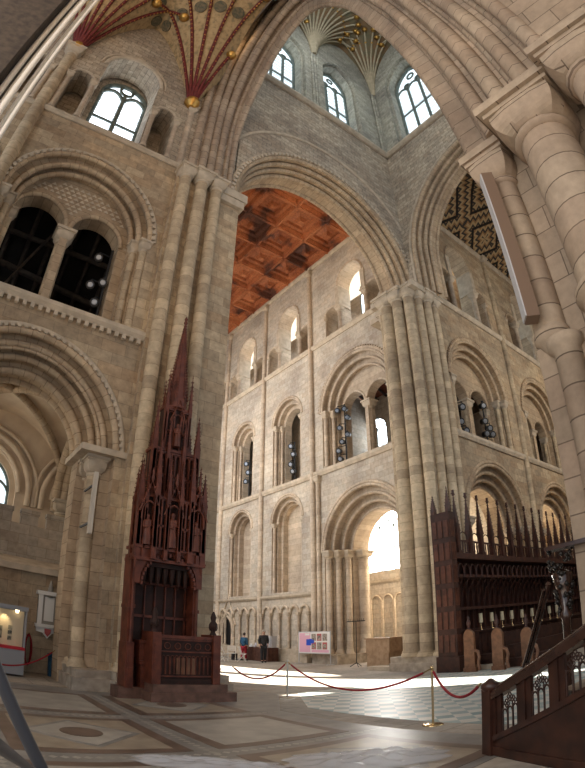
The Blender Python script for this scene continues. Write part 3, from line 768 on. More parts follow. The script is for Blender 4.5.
# ------------------------------------------------------------------ south transept: west wall seen through the arch
H = Fr('y', 18.0)
T1, T2, T3 = 10.2, 18.4, 25.2
tw = MB()
E0, E1 = 15.0, 44.0
pil = [21.5, 26.6, 31.7, 36.8, 41.9]
bc = [(24.05, 1.45), (29.15, 1.35), (34.2, 1.35), (39.3, 1.35)]
big = 17.75
low = [(c, r, 4.0, 9.7 - r, 1) for c, r in bc]
fill(tw, H, 0, E0, 21.5, 0, T1, [(big, 2.95, 0, 5.95, 1)])
fill(tw, H, 0, 21.5, E1, 0, T1, low)
fill(tw, H, 0, E0, 21.5, T1, T2, [(17.9, 2.75, T1 + .3, 13.9, 1)])
fill(tw, H, 0, 21.5, E1, T1, T2, [(c, r, T1 + .3, 16.1 - r, 1) for c, r in bc])
cl = []
for c in [17.7, 23.9, 29.1, 34.2, 39.3]:
    cl += [(c, 1.05, T2 + .3, 22.1, 1), (c - 1.78, .58, T2 + .3, 20.1, 1), (c + 1.78, .58, T2 + .3, 20.1, 1)]
fill(tw, H, 0, E0, E1, T2, T3, cl)
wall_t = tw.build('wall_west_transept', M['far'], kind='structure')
x = MB()
for c, r in bc:
    orders(x, H, c, 4.0, 9.7 - r, [(r, 0), (r - .22, .3), (r - .42, .55)], .9)
    fill(x, H, .9, c - r, c + r, 4.0, 9.7)
    rr = r
    orders(x, H, c, T1 + .3, 16.1 - rr, [(rr, 0), (rr - .28, .3), (rr - .52, .6)], 1.1)
orders(x, H, big, 0, 5.95, [(2.95, 0), (2.6, .35), (2.25, .75), (1.95, 1.1)], 2.3, sillface=False)
orders(x, H, 17.9, T1 + .3, 13.9, [(2.75, 0), (2.42, .3), (2.1, .6)], .85)
sb2 = [(c, .84, T1 + .3, 13.95, 1) for c in (18.86, 16.94)]
fill(x, H, .85, 17.9 - 2.1, 17.9 + 2.1, T1 + .3, lambda u: arch_top(17.9, 2.1, 13.9, 1, u), sb2)
for s_ in sb2: orders(x, H, s_[0], s_[2], s_[3], [(.84, .85)], 1.4)
for h_ in cl: orders(x, H, h_[0], h_[2], h_[3], [(h_[1], 0)], 1.0)
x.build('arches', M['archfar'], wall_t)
x = MB()
for c, r in bc:
    for zz in (9.7 - r, 16.1 - r):
        roll(x, H, c, zz, r + .12, 0, .07); roll(x, H, c, zz, r, .03, .07); roll(x, H, c, zz, r - .24, .3, .07)
for r, d in ((3.1, 0), (2.95, .02), (2.6, .35), (2.25, .75), (1.95, 1.1)): roll(x, H, big, 5.95, r, d, .09)
for r, d in ((2.9, 0), (2.75, .02), (2.42, .3), (2.1, .6)): roll(x, H, 17.9, 13.9, r, d, .09)
for s_ in sb2: roll(x, H, s_[0], s_[3], .9, .85, .07)
for h_ in cl: roll(x, H, h_[0], h_[3], h_[1] + .08, 0, .08)
billets(x, H, 17.9, 13.9, 2.98, 0, .1)
x.build('arch_moulding', M['archfar'], wall_t)
for zz, hh in ((3.65, .2), (T1, .3), (T2, .28), (T3 - .3, .3)): string(H, E0 if zz > 5 else 21.5, E1, zz, hh, .16, M['plain'], wall_t)
for u in pil:
    column(Fr('y', 17.92), u, 0, .3, T3 - .4, .16, M['shaftfar'], wall_t, 8, cap=.4, name='wall_shaft')
column(Fr('y', 17.92), 21.05, 0, .3, 10.2, .13, M['shaftfar'], wall_t, 8, name='wall_shaft')
for c, r in bc:
    for sgn in (-1, 1):
        column(H, c + sgn * (r - .08), .14, 4.0, 9.7 - r, .09, M['shaftfar'], wall_t, 8, cap=.3)
        column(H, c + sgn * (r - .12), .16, T1 + .3, 16.1 - r, .11, M['shaftfar'], wall_t, 8, cap=.35)
        column(H, c + sgn * (r - .38), .46, T1 + .3, 16.1 - r, .09, M['shaftfar'], wall_t, 8, cap=.35)
for sgn in (-1, 1):
    for (r, d, q) in ((2.78, .16, .17), (2.43, .52, .17), (2.1, .9, .16), (1.85, 1.7, .28)):
        column(H, big + sgn * r, d, .5, 5.95, q, M['shaftfar'], wall_t, 10, cap=.45)
    for (r, d, q) in ((2.6, .14, .13), (2.27, .45, .12), (1.93, 1.1, .14)):
        column(H, 17.9 + sgn * r, d, T1 + .3, 13.95, q, M['shaftfar'], wall_t, 8, cap=.42)
mb = MB(); mb.box(17.6, 19.4, 0, 20.4, 21.3, .5); mb.build('pier_base', M['plinth'], wall_t)
column(H, 17.9, 1.1, T1 + .3, 14.0, .2, M['shaftfar'], wall_t, 10, cap=.5)
for c in [17.7, 23.9, 29.1, 34.2]:
    for sgn in (-1, 1):
        column(H, c + sgn * 1.13, .12, T2 + .28, 20.5, .15, M['shaftfar'], wall_t, 8, cap=.42)
        column(H, c + sgn * 2.42, .12, T2 + .28, 20.4, .09, M['shaftfar'], wall_t, 8, cap=.35)
        mb = MB(); a, b = sorted((c + sgn * .98, c + sgn * 1.30)); mb.box(17.92, a, 20.6, 18.9, b, 22.0); mb.box(17.86, a - .04, 20.5, 18.9, b + .04, 20.66); mb.build('stilt_block', M['plain'], wall_t)
# wall passage backs with windows
bk = MB(); fill(bk, H, 1.45, E0, E1, T2, T3, [(c, .6, T2 + .6, 21.4, 1) for c in [17.7, 23.9, 29.1, 34.2, 39.3]])
for c in [17.7, 23.9, 29.1, 34.2, 39.3]: orders(bk, Fr('y', 19.45), c, T2 + .6, 21.4, [(.6, 0)], .2)
fill(bk, H, 1.9, 21.5, E1, T1, T2, [(c, .62, T1 + 1, 14.3, 1) for c, r in bc])
for c, r in bc: orders(bk, Fr('y', 19.9), c, T1 + 1, 14.3, [(.62, 0)], .5)
bk.face([H.pt(E0, T2 + .28, 0), H.pt(E1, T2 + .28, 0), H.pt(E1, T2 + .28, 1.9), H.pt(E0, T2 + .28, 1.9)])
bk.face([H.pt(21.5, T1 + .28, 0), H.pt(E1, T1 + .28, 0), H.pt(E1, T1 + .28, 1.9), H.pt(21.5, T1 + .28, 1.9)])
bk.build('passage_wall', M['far'], wall_t)
for c in [17.7, 23.9, 29.1, 34.2, 39.3]: window(H, c, .6, T2 + .6, 21.4, 1.55, 1, heads=False, bar=.04)
for c, r in bc: window(H, c, .6, T1 + 1.0, 14.3, 2.3, 1, heads=False, bar=.04, glass='glassdim')
# tall lead-lined shafts of the gallery windows
for c, r in bc:
    for du in (-.3, 0, .3):
        mb = MB(); p = H.pt(c + du, 0, 1.6); mb.lathe(p[0], p[1], [(.05, T1 + .3), (.05, 14.6)], 6); mb.build('gallery_window_shaft', M['shaftfar'], wall_t)
# interlaced blind arcade below
ba = MB(); rr_ = MB()
for (a, b) in ((21.9, 26.3), (27.0, 31.4), (32.0, 36.6)):
    n = 5; w_ = (b - a) / n
    for i in range(n):
        c = a + (i + .5) * w_
        ba.tube([H.pt(u, z, -.06) for u, z in arch_uz(c, w_ / 2 * .86, 2.72, 2.75, 12, 1.15)], .085, 6)
    for i in range(n + 1):
        u = a + i * w_
        column(Fr('y', 17.88), u, 0, .75, 2.8, .075, M['shaftfar'], wall_t, 8, cap=.25, base=.12)
ba.build('blind_arcade', M['archfar'], wall_t)
mb = MB(); mb.box(17.5, 21.6, 0, 18, 44, .42); mb.box(17.65, 21.6, .42, 18, 44, .75); mb.build('stone_bench', M['plain'], wall_t)
# small pointed doorway, a flat black face for its shaded interior, at the far end of the blind arcade
dm = MB(); A_ = arch_uz(30.35, .55, 0, 1.75, 10, 1.5); dm.face([H.pt(u, z, -.02) for u, z in A_])
door = dm.build('door_1', M['black'], kind='structure')
dm = MB()
for r in (.62, .8): dm.tube([H.pt(u, z, -.06) for u, z in arch_uz(30.35, r, 0, 1.75, 12, 1.6)], .09, 6)
dm.tube([H.pt(30.35 - 1.0, 2.1, -.05), H.pt(30.35, 4.0, -.05), H.pt(30.35 + 1.0, 2.1, -.05)], .07, 6)
dm.build('door_surround', M['archfar'], door)
# aisle beyond the big arch: vault, outer wall with the great bright window
al = MB()
HO = Fr('y', 23.6)
fill(al, HO, 0, 13, 30, 0, 13, [(22.3, 2.4, 5.3, 8.2, 1.5)]); orders(al, HO, 22.3, 5.3, 8.2, [(2.4, 0)], .6, 1.5)
al.face([(20.3, 13, 9.9), (23.6, 13, 9.9), (23.6, 30, 9.9), (20.3, 30, 9.9)])
aisle_w = al.build('wall_west_aisle', M['far'], kind='structure')
window(HO, 22.3, 2.35, 5.35, 8.2, .5, 4, 1.5, bar=.05, glass='glassbright')
bl = MB()
for i in range(7):
    c = 17.6 + i * .95; bl.tube([HO.pt(u, z, -.06) for u, z in arch_uz(c, .42, .8, 3.4, 10, 1)], .07, 6)
bl.build('blind_arcade', M['archfar'], aisle_w)
string(HO, 13, 30, 4.55, .2, .15, M['plain'], aisle_w)
# gallery behind the twin triforium opening: red boarded roof and a window
gb = MB(); gb.face([(19.6, 15.6, 17.2), (19.6, 21.4, 17.2), (22.6, 21.4, 16.1), (22.6, 15.6, 16.1)]); gb.build('gallery_roof', M['redtimber'], wall_t)
gt = MB()
for i in range(8): y = 15.8 + i * .75; gt.tube([(19.7, y, 17.0), (22.5, y, 15.95)], .1, 4)
gt.build('gallery_rafters', M['timber'], wall_t)
gb = MB(); GO = Fr('y', 22.5); fill(gb, GO, 0, 15.6, 21.5, 9.9, 16.3, [(20.75, .95, 12.0, 13.9, 1)]); gb.build('gallery_outer_wall', M['far'], wall_t)
gb = MB(); gb.face([(19.2, 21.45, 10.3), (24.4, 21.45, 10.3), (24.4, 21.45, 17), (19.2, 21.45, 17)]); gb.face([(18.9, 14, 10.45), (24.4, 14, 10.45), (24.4, 21.5, 10.45), (18.9, 21.5, 10.45)]); gb.build('gallery_end_wall', M['far'], wall_t)
window(GO, 20.75, .95, 12.0, 13.9, .2, 2, bar=.05)
# transept east wall (hidden side, its openings shaped to drop sun patches on the floor), end wall
te = MB(); TE = Fr('y', 7.0, -1)
ew = [(c, 4.3, 3.6, 13.0, 1) for c in (20.6, 30.0)]
fill(te, TE, 0, 15, 44, 0, T3, ew)
for h_ in ew: orders(te, TE, h_[0], h_[2], h_[3], [(4.3, 0)], .5)
te.face([(7, 44, 0), (23.6, 44, 0), (23.6, 44, T3), (7, 44, T3)])
te.build('wall_east_transept', M['far'], kind='structure')
# coffered wooden ceiling of the transept
M['coffer'] = None
m_, nt, b = new_mat('coffered_red_boards', .6); L = nt.links
geo = N(nt, 'ShaderNodeNewGeometry')
n_ = N(nt, 'ShaderNodeTexNoise'); n_.inputs['Scale'].default_value = .42; n_.inputs['Detail'].default_value = 3; L.new(geo.outputs['Position'], n_.inputs['Vector'])
r_ = ramp(nt, [(.42, (.46, .165, .07)), (.54, (.33, .105, .045)), (.60, (.11, .045, .03))]); L.new(n_.outputs[0], r_.inputs[0])
n2 = N(nt, 'ShaderNodeTexNoise'); n2.inputs['Scale'].default_value = 9; L.new(geo.outputs['Position'], n2.inputs['Vector'])
r2 = ramp(nt, [(.3, (.7,) * 3), (.7, (1.2,) * 3)]); L.new(n2.outputs[0], r2.inputs[0])
mm = mix(nt, 'MULTIPLY'); mm.inputs[0].default_value = 1; L.new(r_.outputs[0], mm.inputs[1]); L.new(r2.outputs[0], mm.inputs[2]); L.new(mm.outputs[0], b.inputs['Base Color']); M['coffer'] = m_
cf = MB(); q = 2.2
def ring(x, y, a, z, b_, z2):
    P = [(x - a, y - a, z), (x + a, y - a, z), (x + a, y + a, z), (x - a, y + a, z)]; Q = [(x - b_, y - b_, z2), (x + b_, y - b_, z2), (x + b_, y + b_, z2), (x - b_, y + b_, z2)]
    for i in range(4): cf.face([P[i], P[(i + 1) % 4], Q[(i + 1) % 4], Q[i]])
for i in range(5):
    for j in range(14):
        x, y = 7.0 + q * (i + .5), 15.0 + q * (j + .5); z = T3
        ring(x, y, q / 2, z, q / 2 - .12, z); ring(x, y, q / 2 - .12, z, q / 2 - .2, z + .28); ring(x, y, q / 2 - .2, z + .28, q / 2 - .42, z + .28)
        ring(x, y, q / 2 - .42, z + .28, q / 2 - .5, z + .46); ring(x, y, q / 2 - .5, z + .46, .3, z + .3); ring(x, y, .3, z + .3, .16, z + .05); ring(x, y, .16, z + .05, .001, z + .05)
ceil_t = cf.build('ceiling_transept', M['coffer'], kind='structure')
rb = MB()
for i in range(6): rb.box(7 + q * i - .07, 15, T3 - .09, 7 + q * i + .07, 44, T3 + .02)
for j in range(14): rb.box(7, 15 + q * j - .07, T3 - .09, 18, 15 + q * j + .07, T3 + .02)
rb.build('ceiling_ribs', M['coffer'], ceil_t)

# ------------------------------------------------------------------ nave wall beyond the west arch
nv = MB(); NX = 62
nb = [(21.3 + 7.25 * i) for i in range(5)]
fill(nv, F, 0, 17.7, NX, 0, 9.8, [(c, 2.75, 0, 6.15, 1) for c in nb])
fill(nv, F, 0, 17.7, NX, 9.8, 17.2, [(c - .1, 2.6, 10.1, 13.0, 1) for c in nb])
ncl = []
for c in nb: ncl += [(c + .2, 1.1, 17.5, 21.4, 1), (c - 1.6, .58, 17.5, 19.5, 1), (c + 2.0, .58, 17.5, 19.5, 1)]
fill(nv, F, 0, 17.7, NX, 17.2, 23.8, ncl)
wall_n = nv.build('wall_south_nave', M['near'], kind='structure')
x = MB(); y_ = MB()
for c in nb:
    orders(x, F, c, 0, 6.15, [(2.75, 0), (2.45, .3), (2.15, .6), (1.9, .9)], 1.9, sillface=False)
    orders(x, F, c - .1, 10.1, 13.0, [(2.6, 0), (2.3, .28), (2.0, .55)], .8)
    sb3 = [(c - .1 + s_ * .98, .82, 10.1, 12.6, 1) for s_ in (-1, 1)]
    fill(x, F, .8, c - 2.1, c + 1.9, 10.1, lambda u, c=c: arch_top(c - .1, 2.0, 13.0, 1, u), sb3)
    for s_ in sb3: orders(x, F, s_[0], s_[2], s_[3], [(.82, .8)], 1.3); roll(y_, F, s_[0], s_[3], .9, .8, .07)
    for r, d in ((2.9, 0), (2.75, .02), (2.45, .3), (2.15, .6), (1.9, .9)): roll(y_, F, c, 6.15, r, d, .09)
    for r, d in ((2.74, 0), (2.6, .02), (2.3, .28), (2.0, .55)): roll(y_, F, c - .1, 13.0, r, d, .09)
    billets(y_, F, c - .1, 13.0, 2.82, 0, .1)
for h_ in ncl: orders(x, F, h_[0], h_[2], h_[3], [(h_[1], 0)], 1.0); roll(y_, F, h_[0], h_[3], h_[1] + .08, 0, .08)
x.build('arches', M['arch'], wall_n); y_.build('arch_moulding', M['arch'], wall_n)
for c in nb[:3]:
    column(F, c - .1, 1.05, 10.1, 12.7, .2, M['shaft'], wall_n, 10, cap=.5)
    for sgn in (-1, 1):
        for (r, d, q) in ((2.6, .14, .15), (2.3, .44, .15), (2.0, .74, .15)): column(F, c + sgn * r, d, .4, 6.15, q, M['shaft'], wall_n, 8, cap=.42)
        for (r, d, q) in ((2.45, .12, .13), (2.15, .4, .13), (1.84, 1.0, .14)): column(F, c - .1 + sgn * r, d, 10.1, 13.0 if r > 2 else 12.6, q, M['shaft'], wall_n, 8, cap=.42)
        column(F, c + .2 + sgn * 1.16, .1, 17.4, 19.8, .16, M['shaftfar'], wall_n, 8, cap=.45)
        mb = MB(); a, b = sorted((c + .2 + sgn * 1.01, c + .2 + sgn * 1.34)); mb.box(a, 11.9, 19.8, b, 12.9, 21.3); mb.build('stilt_block', M['plain'], wall_n)
        column(F, c + .2 + sgn * 2.44, .12, 17.4, 19.6, .09, M['shaftfar'], wall_n, 8, cap=.35)
for c in nb: column(Fr('x', 11.95), c + 3.55, 0, .3, 23.7, .17, M['shaft'], wall_n, 8, cap=.4, name='wall_shaft')
for zz in (9.8, 17.2, 23.5): string(F, 17.7, NX, zz, .28, .16, M['plain'], wall_n)
bk = MB(); fill(bk, F, 1.5, 17.7, NX, 17.2, 23.8, [(c + .2, .9, 18.2, 21.3, 1) for c in nb])
for c in nb: orders(bk, Fr('x', 13.5), c + .2, 18.2, 21.3, [(.9, 0)], .4)
bk.face([(17.7, 12, 17.45), (NX, 12, 17.45), (NX, 13.5, 17.45), (17.7, 13.5, 17.45)])
# aisle behind: outer wall with lit windows, vault
AO = Fr('x', 16.8); fill(bk, AO, 0, 24.2, NX, 0, 10.5, [(c + 2.2, 1.3, 3.2, 7.0, 1) for c in nb])
bk.face([(18.4, 13.9, 9.7), (NX, 13.9, 9.7), (NX, 15.0, 9.7), (18.4, 15.0, 9.7)]); bk.face([(24.2, 15, 9.7), (NX, 15, 9.7), (NX, 16.8, 9.7), (24.2, 16.8, 9.7)])
bk.build('aisle_wall', M['near'], wall_n)
for c in nb[:3]: window(F, c + .2, .9, 18.2, 21.3, 1.8, 2, glass='glassdim', bar=.05)
for c in nb[:3]: window(AO, c + 2.2, 1.3, 3.2, 7.0, .3, 3, bar=.05, glass='glasswarm')
gb = MB(); gb.face([(18.4, 13.4, 16.9), (NX, 13.4, 16.9), (NX, 15.5, 15.0), (18.4, 15.5, 15.0)]); gb.build('gallery_roof', M['redtimber'], wall_n)
gt = MB()
for i in range(30): xx = 18.7 + i * .9; gt.tube([(xx, 13.5, 16.7), (xx, 15.45, 14.95)], .1, 4)
gt.build('gallery_rafters', M['timber'], wall_n)
gb = MB(); gb.face([(18.4, 15.5, 9.7), (NX, 15.5, 9.7), (NX, 15.5, 15.1), (18.4, 15.5, 15.1)]); gb.face([(18.4, 13.3, 10), (NX, 13.3, 10), (NX, 15.5, 10), (18.4, 15.5, 10)]); gb.build('gallery_lining', M['timber'], wall_n)
# painted nave ceiling: canted boards with lozenge bands
m_, nt, b = new_mat('painted_lozenge_ceiling', .7); L = nt.links
geo = N(nt, 'ShaderNodeNewGeometry'); sx = N(nt, 'ShaderNodeSeparateXYZ'); L.new(geo.outputs['Position'], sx.inputs[0])
def mth(op, a, b_=None, c_=None):
    n = N(nt, 'ShaderNodeMath', operation=op)
    for i, v in enumerate((a, b_, c_)):
        if v is None: continue
        if isinstance(v, (int, float)): n.inputs[i].default_value = v
        else: L.new(v, n.inputs[i])
    return n.outputs[0]
px_ = mth('PINGPONG', mth('DIVIDE', sx.outputs[0], 2.2), 1.0); py_ = mth('PINGPONG', mth('DIVIDE', sx.outputs[1], 2.2), 1.0)
dd = mth('ADD', px_, py_)
fr_ = mth('FRACT', mth('MULTIPLY', dd, 1.5))
zig = mth('FRACT', mth('ADD', mth('MULTIPLY', dd, 3), mth('PINGPONG', mth('MULTIPLY', mth('SUBTRACT', px_, py_), 4), .5)))
r_ = ramp(nt, [(0, (.035, .028, .022)), (.33, (.035, .028, .022)), (.34, (.24, .13, .055)), (.6, (.24, .13, .055)), (.61, (.36, .25, .13)), (1, (.36, .25, .13))]); r_.color_ramp.interpolation = 'CONSTANT'
L.new(zig, r_.inputs[0])
r3 = ramp(nt, [(0, (.03, .025, .02)), (.16, (1, 1, 1))]); r3.color_ramp.interpolation = 'CONSTANT'; L.new(fr_, r3.inputs[0])
mm = mix(nt, 'MULTIPLY'); mm.inputs[0].default_value = 1; L.new(r_.outputs[0], mm.inputs[1]); L.new(r3.outputs[0], mm.inputs[2]); L.new(mm.outputs[0], b.inputs['Base Color'])
nc = MB(); nc.grid([[(xx, yy, zz) for yy, zz in ((12, 23.8), (9.5, 25.4), (3, 25.4), (.4, 23.8))] for xx in (18.4, NX)], None, False)
ceil_n = nc.build('ceiling_nave', m_, kind='structure')
nw = MB(); nw.face([(18.4, .4, 0), (NX, .4, 0), (NX, .4, 23.8), (18.4, .4, 23.8)]); nw.face([(NX, .4, 0), (NX, 12, 0), (NX, 12, 25), (NX, .4, 25)]); nw.build('wall_north_nave', M['near'], kind='structure')

# ------------------------------------------------------------------ south presbytery aisle seen through the left arch
ai = MB(); ai.box(-9, 14.4, 0, 6.9, 15.4, 2.75)
aisle_s = ai.build('wall_aisle_screen', M['near'], kind='structure')
mb = MB(); mb.grid([[(u, 14.25, 2.7), (u, 14.25, 2.86), (u, 15.4, 3.15)] for u in (-9, 6.9)], None, False); mb.face([(-9, 14.25, 2.7), (6.9, 14.25, 2.7), (6.9, 14.45, 2.7), (-9, 14.45, 2.7)]); mb.build('sloping_ledge', M['plain'], aisle_s)
mb = MB()
for i in range(9):
    a = -1.2 + i * .82; mb.box(a, 15.9, 3.0, a + .55, 16.1, 4.55); mb.box(a + .55, 15.9, 3.0, a + .82, 16.1, 4.2)
    mb.box(a - .03, 15.86, 4.55, a + .58, 16.14, 4.66)
mb.build('battlemented_parapet', M['far'], aisle_s)
ob = MB(); OF = Fr('x', 18.2)
fill(ob, OF, 0, -9, 6.9, 0, 9.2, [(c, 1.15, 3.4, 5.6, 1.3) for c in (-2.3, .9, 4.6)])
for c in (-2.3, .9, 4.6):
    orders(ob, OF, c, 3.4, 5.6, [(1.15, 0), (.95, .25)], .6, 1.3); ob.tube([OF.pt(u, z, -.05) for u, z in arch_uz(c, 1.6, 5.2, 5.6, 14, 1.2)], .12, 6); ob.tube([OF.pt(u, z, -.05) for u, z in arch_uz(c, 1.9, 5.2, 5.6, 14, 1.15)], .08, 6)
    ob.tube([OF.pt(u, z, -.03) for u, z in arch_uz(c, 1.25, 5.6, 5.6, 14, 1.3)], .09, 6)
ob.build('outer_wall', M['vaultplaster'], aisle_s)
for c in (.9, 4.6): window(OF, c, .95, 3.4, 5.6, .5, 2, 1.3, glass='glassdim')
# rib vault of the aisle
def gz(x, y, x0, x1, y0, y1, z0, h):
    cx_, cy_ = (x0 + x1) / 2, (y0 + y1) / 2; a = abs(x - cx_) / ((x1 - x0) / 2); b = abs(y - cy_) / ((y1 - y0) / 2)
    return z0 + h * max(math.sqrt(max(0, 1 - a * a)), math.sqrt(max(0, 1 - b * b)))
for (x0, x1) in ((-7.2, -1.7), (-1.7, 3.8)):
    v = MB(); n = 24; rows = []
    for i in range(n + 1):
        xx = x0 + (x1 - x0) * i / n; rows.append([(xx, 13.7 + 4.5 * j / n, gz(xx, 13.7 + 4.5 * j / n, x0, x1, 13.7, 18.2, 5.5, 2.9)) for j in range(n + 1)])
    v.grid(rows); vo_ = v.build('aisle_vault', M['vaultplaster'], aisle_s)
    rb = MB()
    for flip in (0, 1):
        P = []
        for i in range(17):
            t = i / 16; xx = x0 + (x1 - x0) * t; yy = 13.7 + 4.5 * (1 - t if flip else t)
            P.append((xx, yy, gz(xx, yy, x0, x1, 13.7, 18.2, 5.5, 2.9) - .06))
        P[0] = (P[0][0], P[0][1], 5.5); P[-1] = (P[-1][0], P[-1][1], 5.5)
        rb.tube(P, .13, 6)
    rb.build('vault_ribs', M['arch'], aisle_s)
for xx in (-1.7, 3.8):
    tr_ = MB(); TF = Fr('y', xx)
    for q, dd_ in ((.16, -.3), (.2, 0), (.16, .3)):
        tr_.tube([(xx + dd_, u, z) for u, z in arch_uz(15.95, 2.1, 5.2, 5.6, 16, 1)], q, 8)
    tr_.build('transverse_arch', M['arch'], aisle_s)
    for yy in (13.95, 18.0): column(Fr('x', yy), xx, 0, .3, 5.6, .25, M['shaft'], aisle_s, 12, cap=.5)
mb = MB(); mb.face([(6.9, 15, 0), (6.9, 18.2, 0), (6.9, 18.2, 9), (6.9, 15, 9)]); mb.build('aisle_end_wall', M['near'], aisle_s)

# ------------------------------------------------------------------ carved canopied throne against the left pier
TX, TY = 4.75, 11.0
th = thing('canopied_throne', 'tall dark red carved throne with a crocketed spire canopy before the left pier', 'throne', (TX, TY, 0))
def crocket_spire(mb, x, y, z0, z1, r, n=8, cro=True, sides=4):
    """tapering pinnacle with leafy crockets up its edges and a finial"""
    rows = []
    for (q, zz) in ((1, z0), (.08, z1 - .06 * (z1 - z0))):
        rows.append([(x + r * q * math.cos(2 * PI * j / sides + PI / 4), y + r * q * math.sin(2 * PI * j / sides + PI / 4), zz) for j in range(sides)])
    mb.grid(rows, None, False, True)
    if cro:
        for i in range(1, n + 1):
            f = i / (n + 1.0); rr = r * (1 - .92 * f) + .015; zz = z0 + (z1 - z0) * .94 * f; s_ = max(.018, r * .2 * (1 - .5 * f))
            for j in range(sides):
                a = 2 * PI * j / sides + PI / 4; cx_, cy_ = x + rr * math.cos(a), y + rr * math.sin(a)
                mb.box(cx_ - s_ / 2, cy_ - s_ / 2, zz - s_ / 2, cx_ + s_ / 2, cy_ + s_ / 2, zz + s_ * .8)
    s_ = max(.02, r * .28); zt = z1 - .05 * (z1 - z0)
    mb.lathe(x, y, [(.006, zt - s_ * 1.5), (s_, zt - s_ * .4), (s_ * .9, zt), (s_ * .3, zt + s_ * .5), (s_ * .5, zt + s_), (.004, z1 + s_)], 6)
def pinnacle(parent, x, y, z0, zm, z1, w, mat, name='pinnacle', n=6, group=False):
    mb = MB(); h = w / 2
    mb.box(x - h, y - h, z0, x + h, y + h, zm)
    for s_ in (-1, 1):   # sunk panels and little gables on each face
        mb.box(x - h * .55, y + s_ * h - .006, z0 + (zm - z0) * .15, x + h * .55, y + s_ * h + .012 * s_ + .006, z0 + (zm - z0) * .8)
        mb.face([(x - h * 1.2, y + s_ * h * 1.15, zm - h), (x + h * 1.2, y + s_ * h * 1.15, zm - h), (x, y + s_ * h * 1.15, zm + h * 1.6)])
        mb.face([(x + s_ * h * 1.15, y - h * 1.2, zm - h), (x + s_ * h * 1.15, y + h * 1.2, zm - h), (x + s_ * h * 1.15, y, zm + h * 1.6)])
    mb.box(x - h * 1.25, y - h * 1.25, z0, x + h * 1.25, y + h * 1.25, z0 + h * .6)
    crocket_spire(mb, x, y, zm, z1, h * 1.35, n)
    return mb.build(name, mat, parent)
def lancet_panel(parent, x0, x1, y, z0, z1, mat, back, name, yd=.05, rot=0, piv=None, lights=2):
    """open traceried screen: frame, mullions, small arches and cross bars over a dark back"""
    m = MB(); w = (x1 - x0)
    for i in range(lights + 1):
        x = x0 + w * i / lights; m.box(x - .018, y - yd, z0, x + .018, y + .01, z1, rot, piv)
    for z in (z0, z0 + (z1 - z0) * .45, z1): m.box(x0, y - yd, z - .02, x1, y + .01, z + .02, rot, piv)
    def rp(p):
        if not rot: return p
        c, s_ = math.cos(rot), math.sin(rot); return (piv[0] + (p[0] - piv[0]) * c - (p[1] - piv[1]) * s_, piv[1] + (p[0] - piv[0]) * s_ + (p[1] - piv[1]) * c, p[2])
    for i in range(lights):
        c = x0 + w * (i + .5) / lights
        for zt in (z0 + (z1 - z0) * .45, z1):
            r = w / lights / 2; m.tube([rp((u, y - yd * .6, z)) for u, z in arch_uz(c, r * .85, zt - r * 1.9, zt - r * 1.6, 6, 1.5)], .013, 4)
    o = m.build(name, mat, parent)
    return o
def statue(parent, x, y, z, h, mat, name='statue'):
    mb = MB(); mb.lathe(x, y, [(h * .16, z), (h * .15, z + h * .25), (h * .12, z + h * .5), (h * .15, z + h * .7), (h * .14, z + h * .78), (h * .05, z + h * .83), (h * .075, z + h * .88), (h * .08, z + h * .94), (h * .03, z + h)], 10)
    mb.tube([(x - h * .13, y, z + h * .74), (x - h * .15, y - h * .06, z + h * .55), (x - h * .02, y - h * .14, z + h * .55)], h * .035, 5)
    mb.tube([(x + h * .13, y, z + h * .74), (x + h * .15, y - h * .06, z + h * .58), (x + h * .04, y - h * .14, z + h * .62)], h * .035, 5)
    return mb.build(name, mat, parent)
# stone dais of two levels
mb = MB(); mb.box(3.75, 10.75, 0, 5.9, 11.24, .26); mb.box(4.28, 10.2, 0, 6.3, 11.2, .22); mb.box(4.34, 10.26, .22, 6.1, 11.2, .40); mb.build('dais', M['daisred'], th)
# framed back, side posts and seat
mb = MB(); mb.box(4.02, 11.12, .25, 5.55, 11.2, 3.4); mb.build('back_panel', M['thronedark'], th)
mb = MB()
for i in range(6):
    x = 4.15 + i * .25; mb.box(x - .015, 11.07, .9, x + .015, 11.12, 2.6)
for z in (.95, 1.85, 2.6): mb.box(4.05, 11.07, z - .03, 5.52, 11.12, z + .03)
mb.build('back_moulding', M['throne'], th)
for x in (3.98, 5.52):
    mb = MB(); mb.box(x - .09, 10.72, .25, x + .09, 11.2, 1.25); mb.box(x - .065, 10.78, 1.25, x + .065, 11.2, 3.2)
    for z in (.4, .8): mb.box(x - .05, 10.70, z, x + .05, 10.72, z + .3)
    mb.box(x - .085, 10.75, 2.0, x + .085, 11.2, 2.08); mb.lathe(x, 10.74, [(.035, 1.25), (.025, 1.4), (.025, 3.0), (.05, 3.1)], 8)
    mb.build('side_post', M['throne'], th)
mb = MB(); mb.box(4.25, 10.75, .25, 5.3, 11.15, .78); mb.box(4.2, 10.7, .78, 5.35, 11.15, .86); mb.build('seat', M['throne'], th)
for x in (4.27, 5.25):
    mb = MB(); mb.box(x - .05, 10.78, .86, x + .05, 11.12, 1.25); mb.box(x - .09, 10.7, 1.25, x + .09, 11.12, 1.31); mb.build('armrest', M['throne'], th)
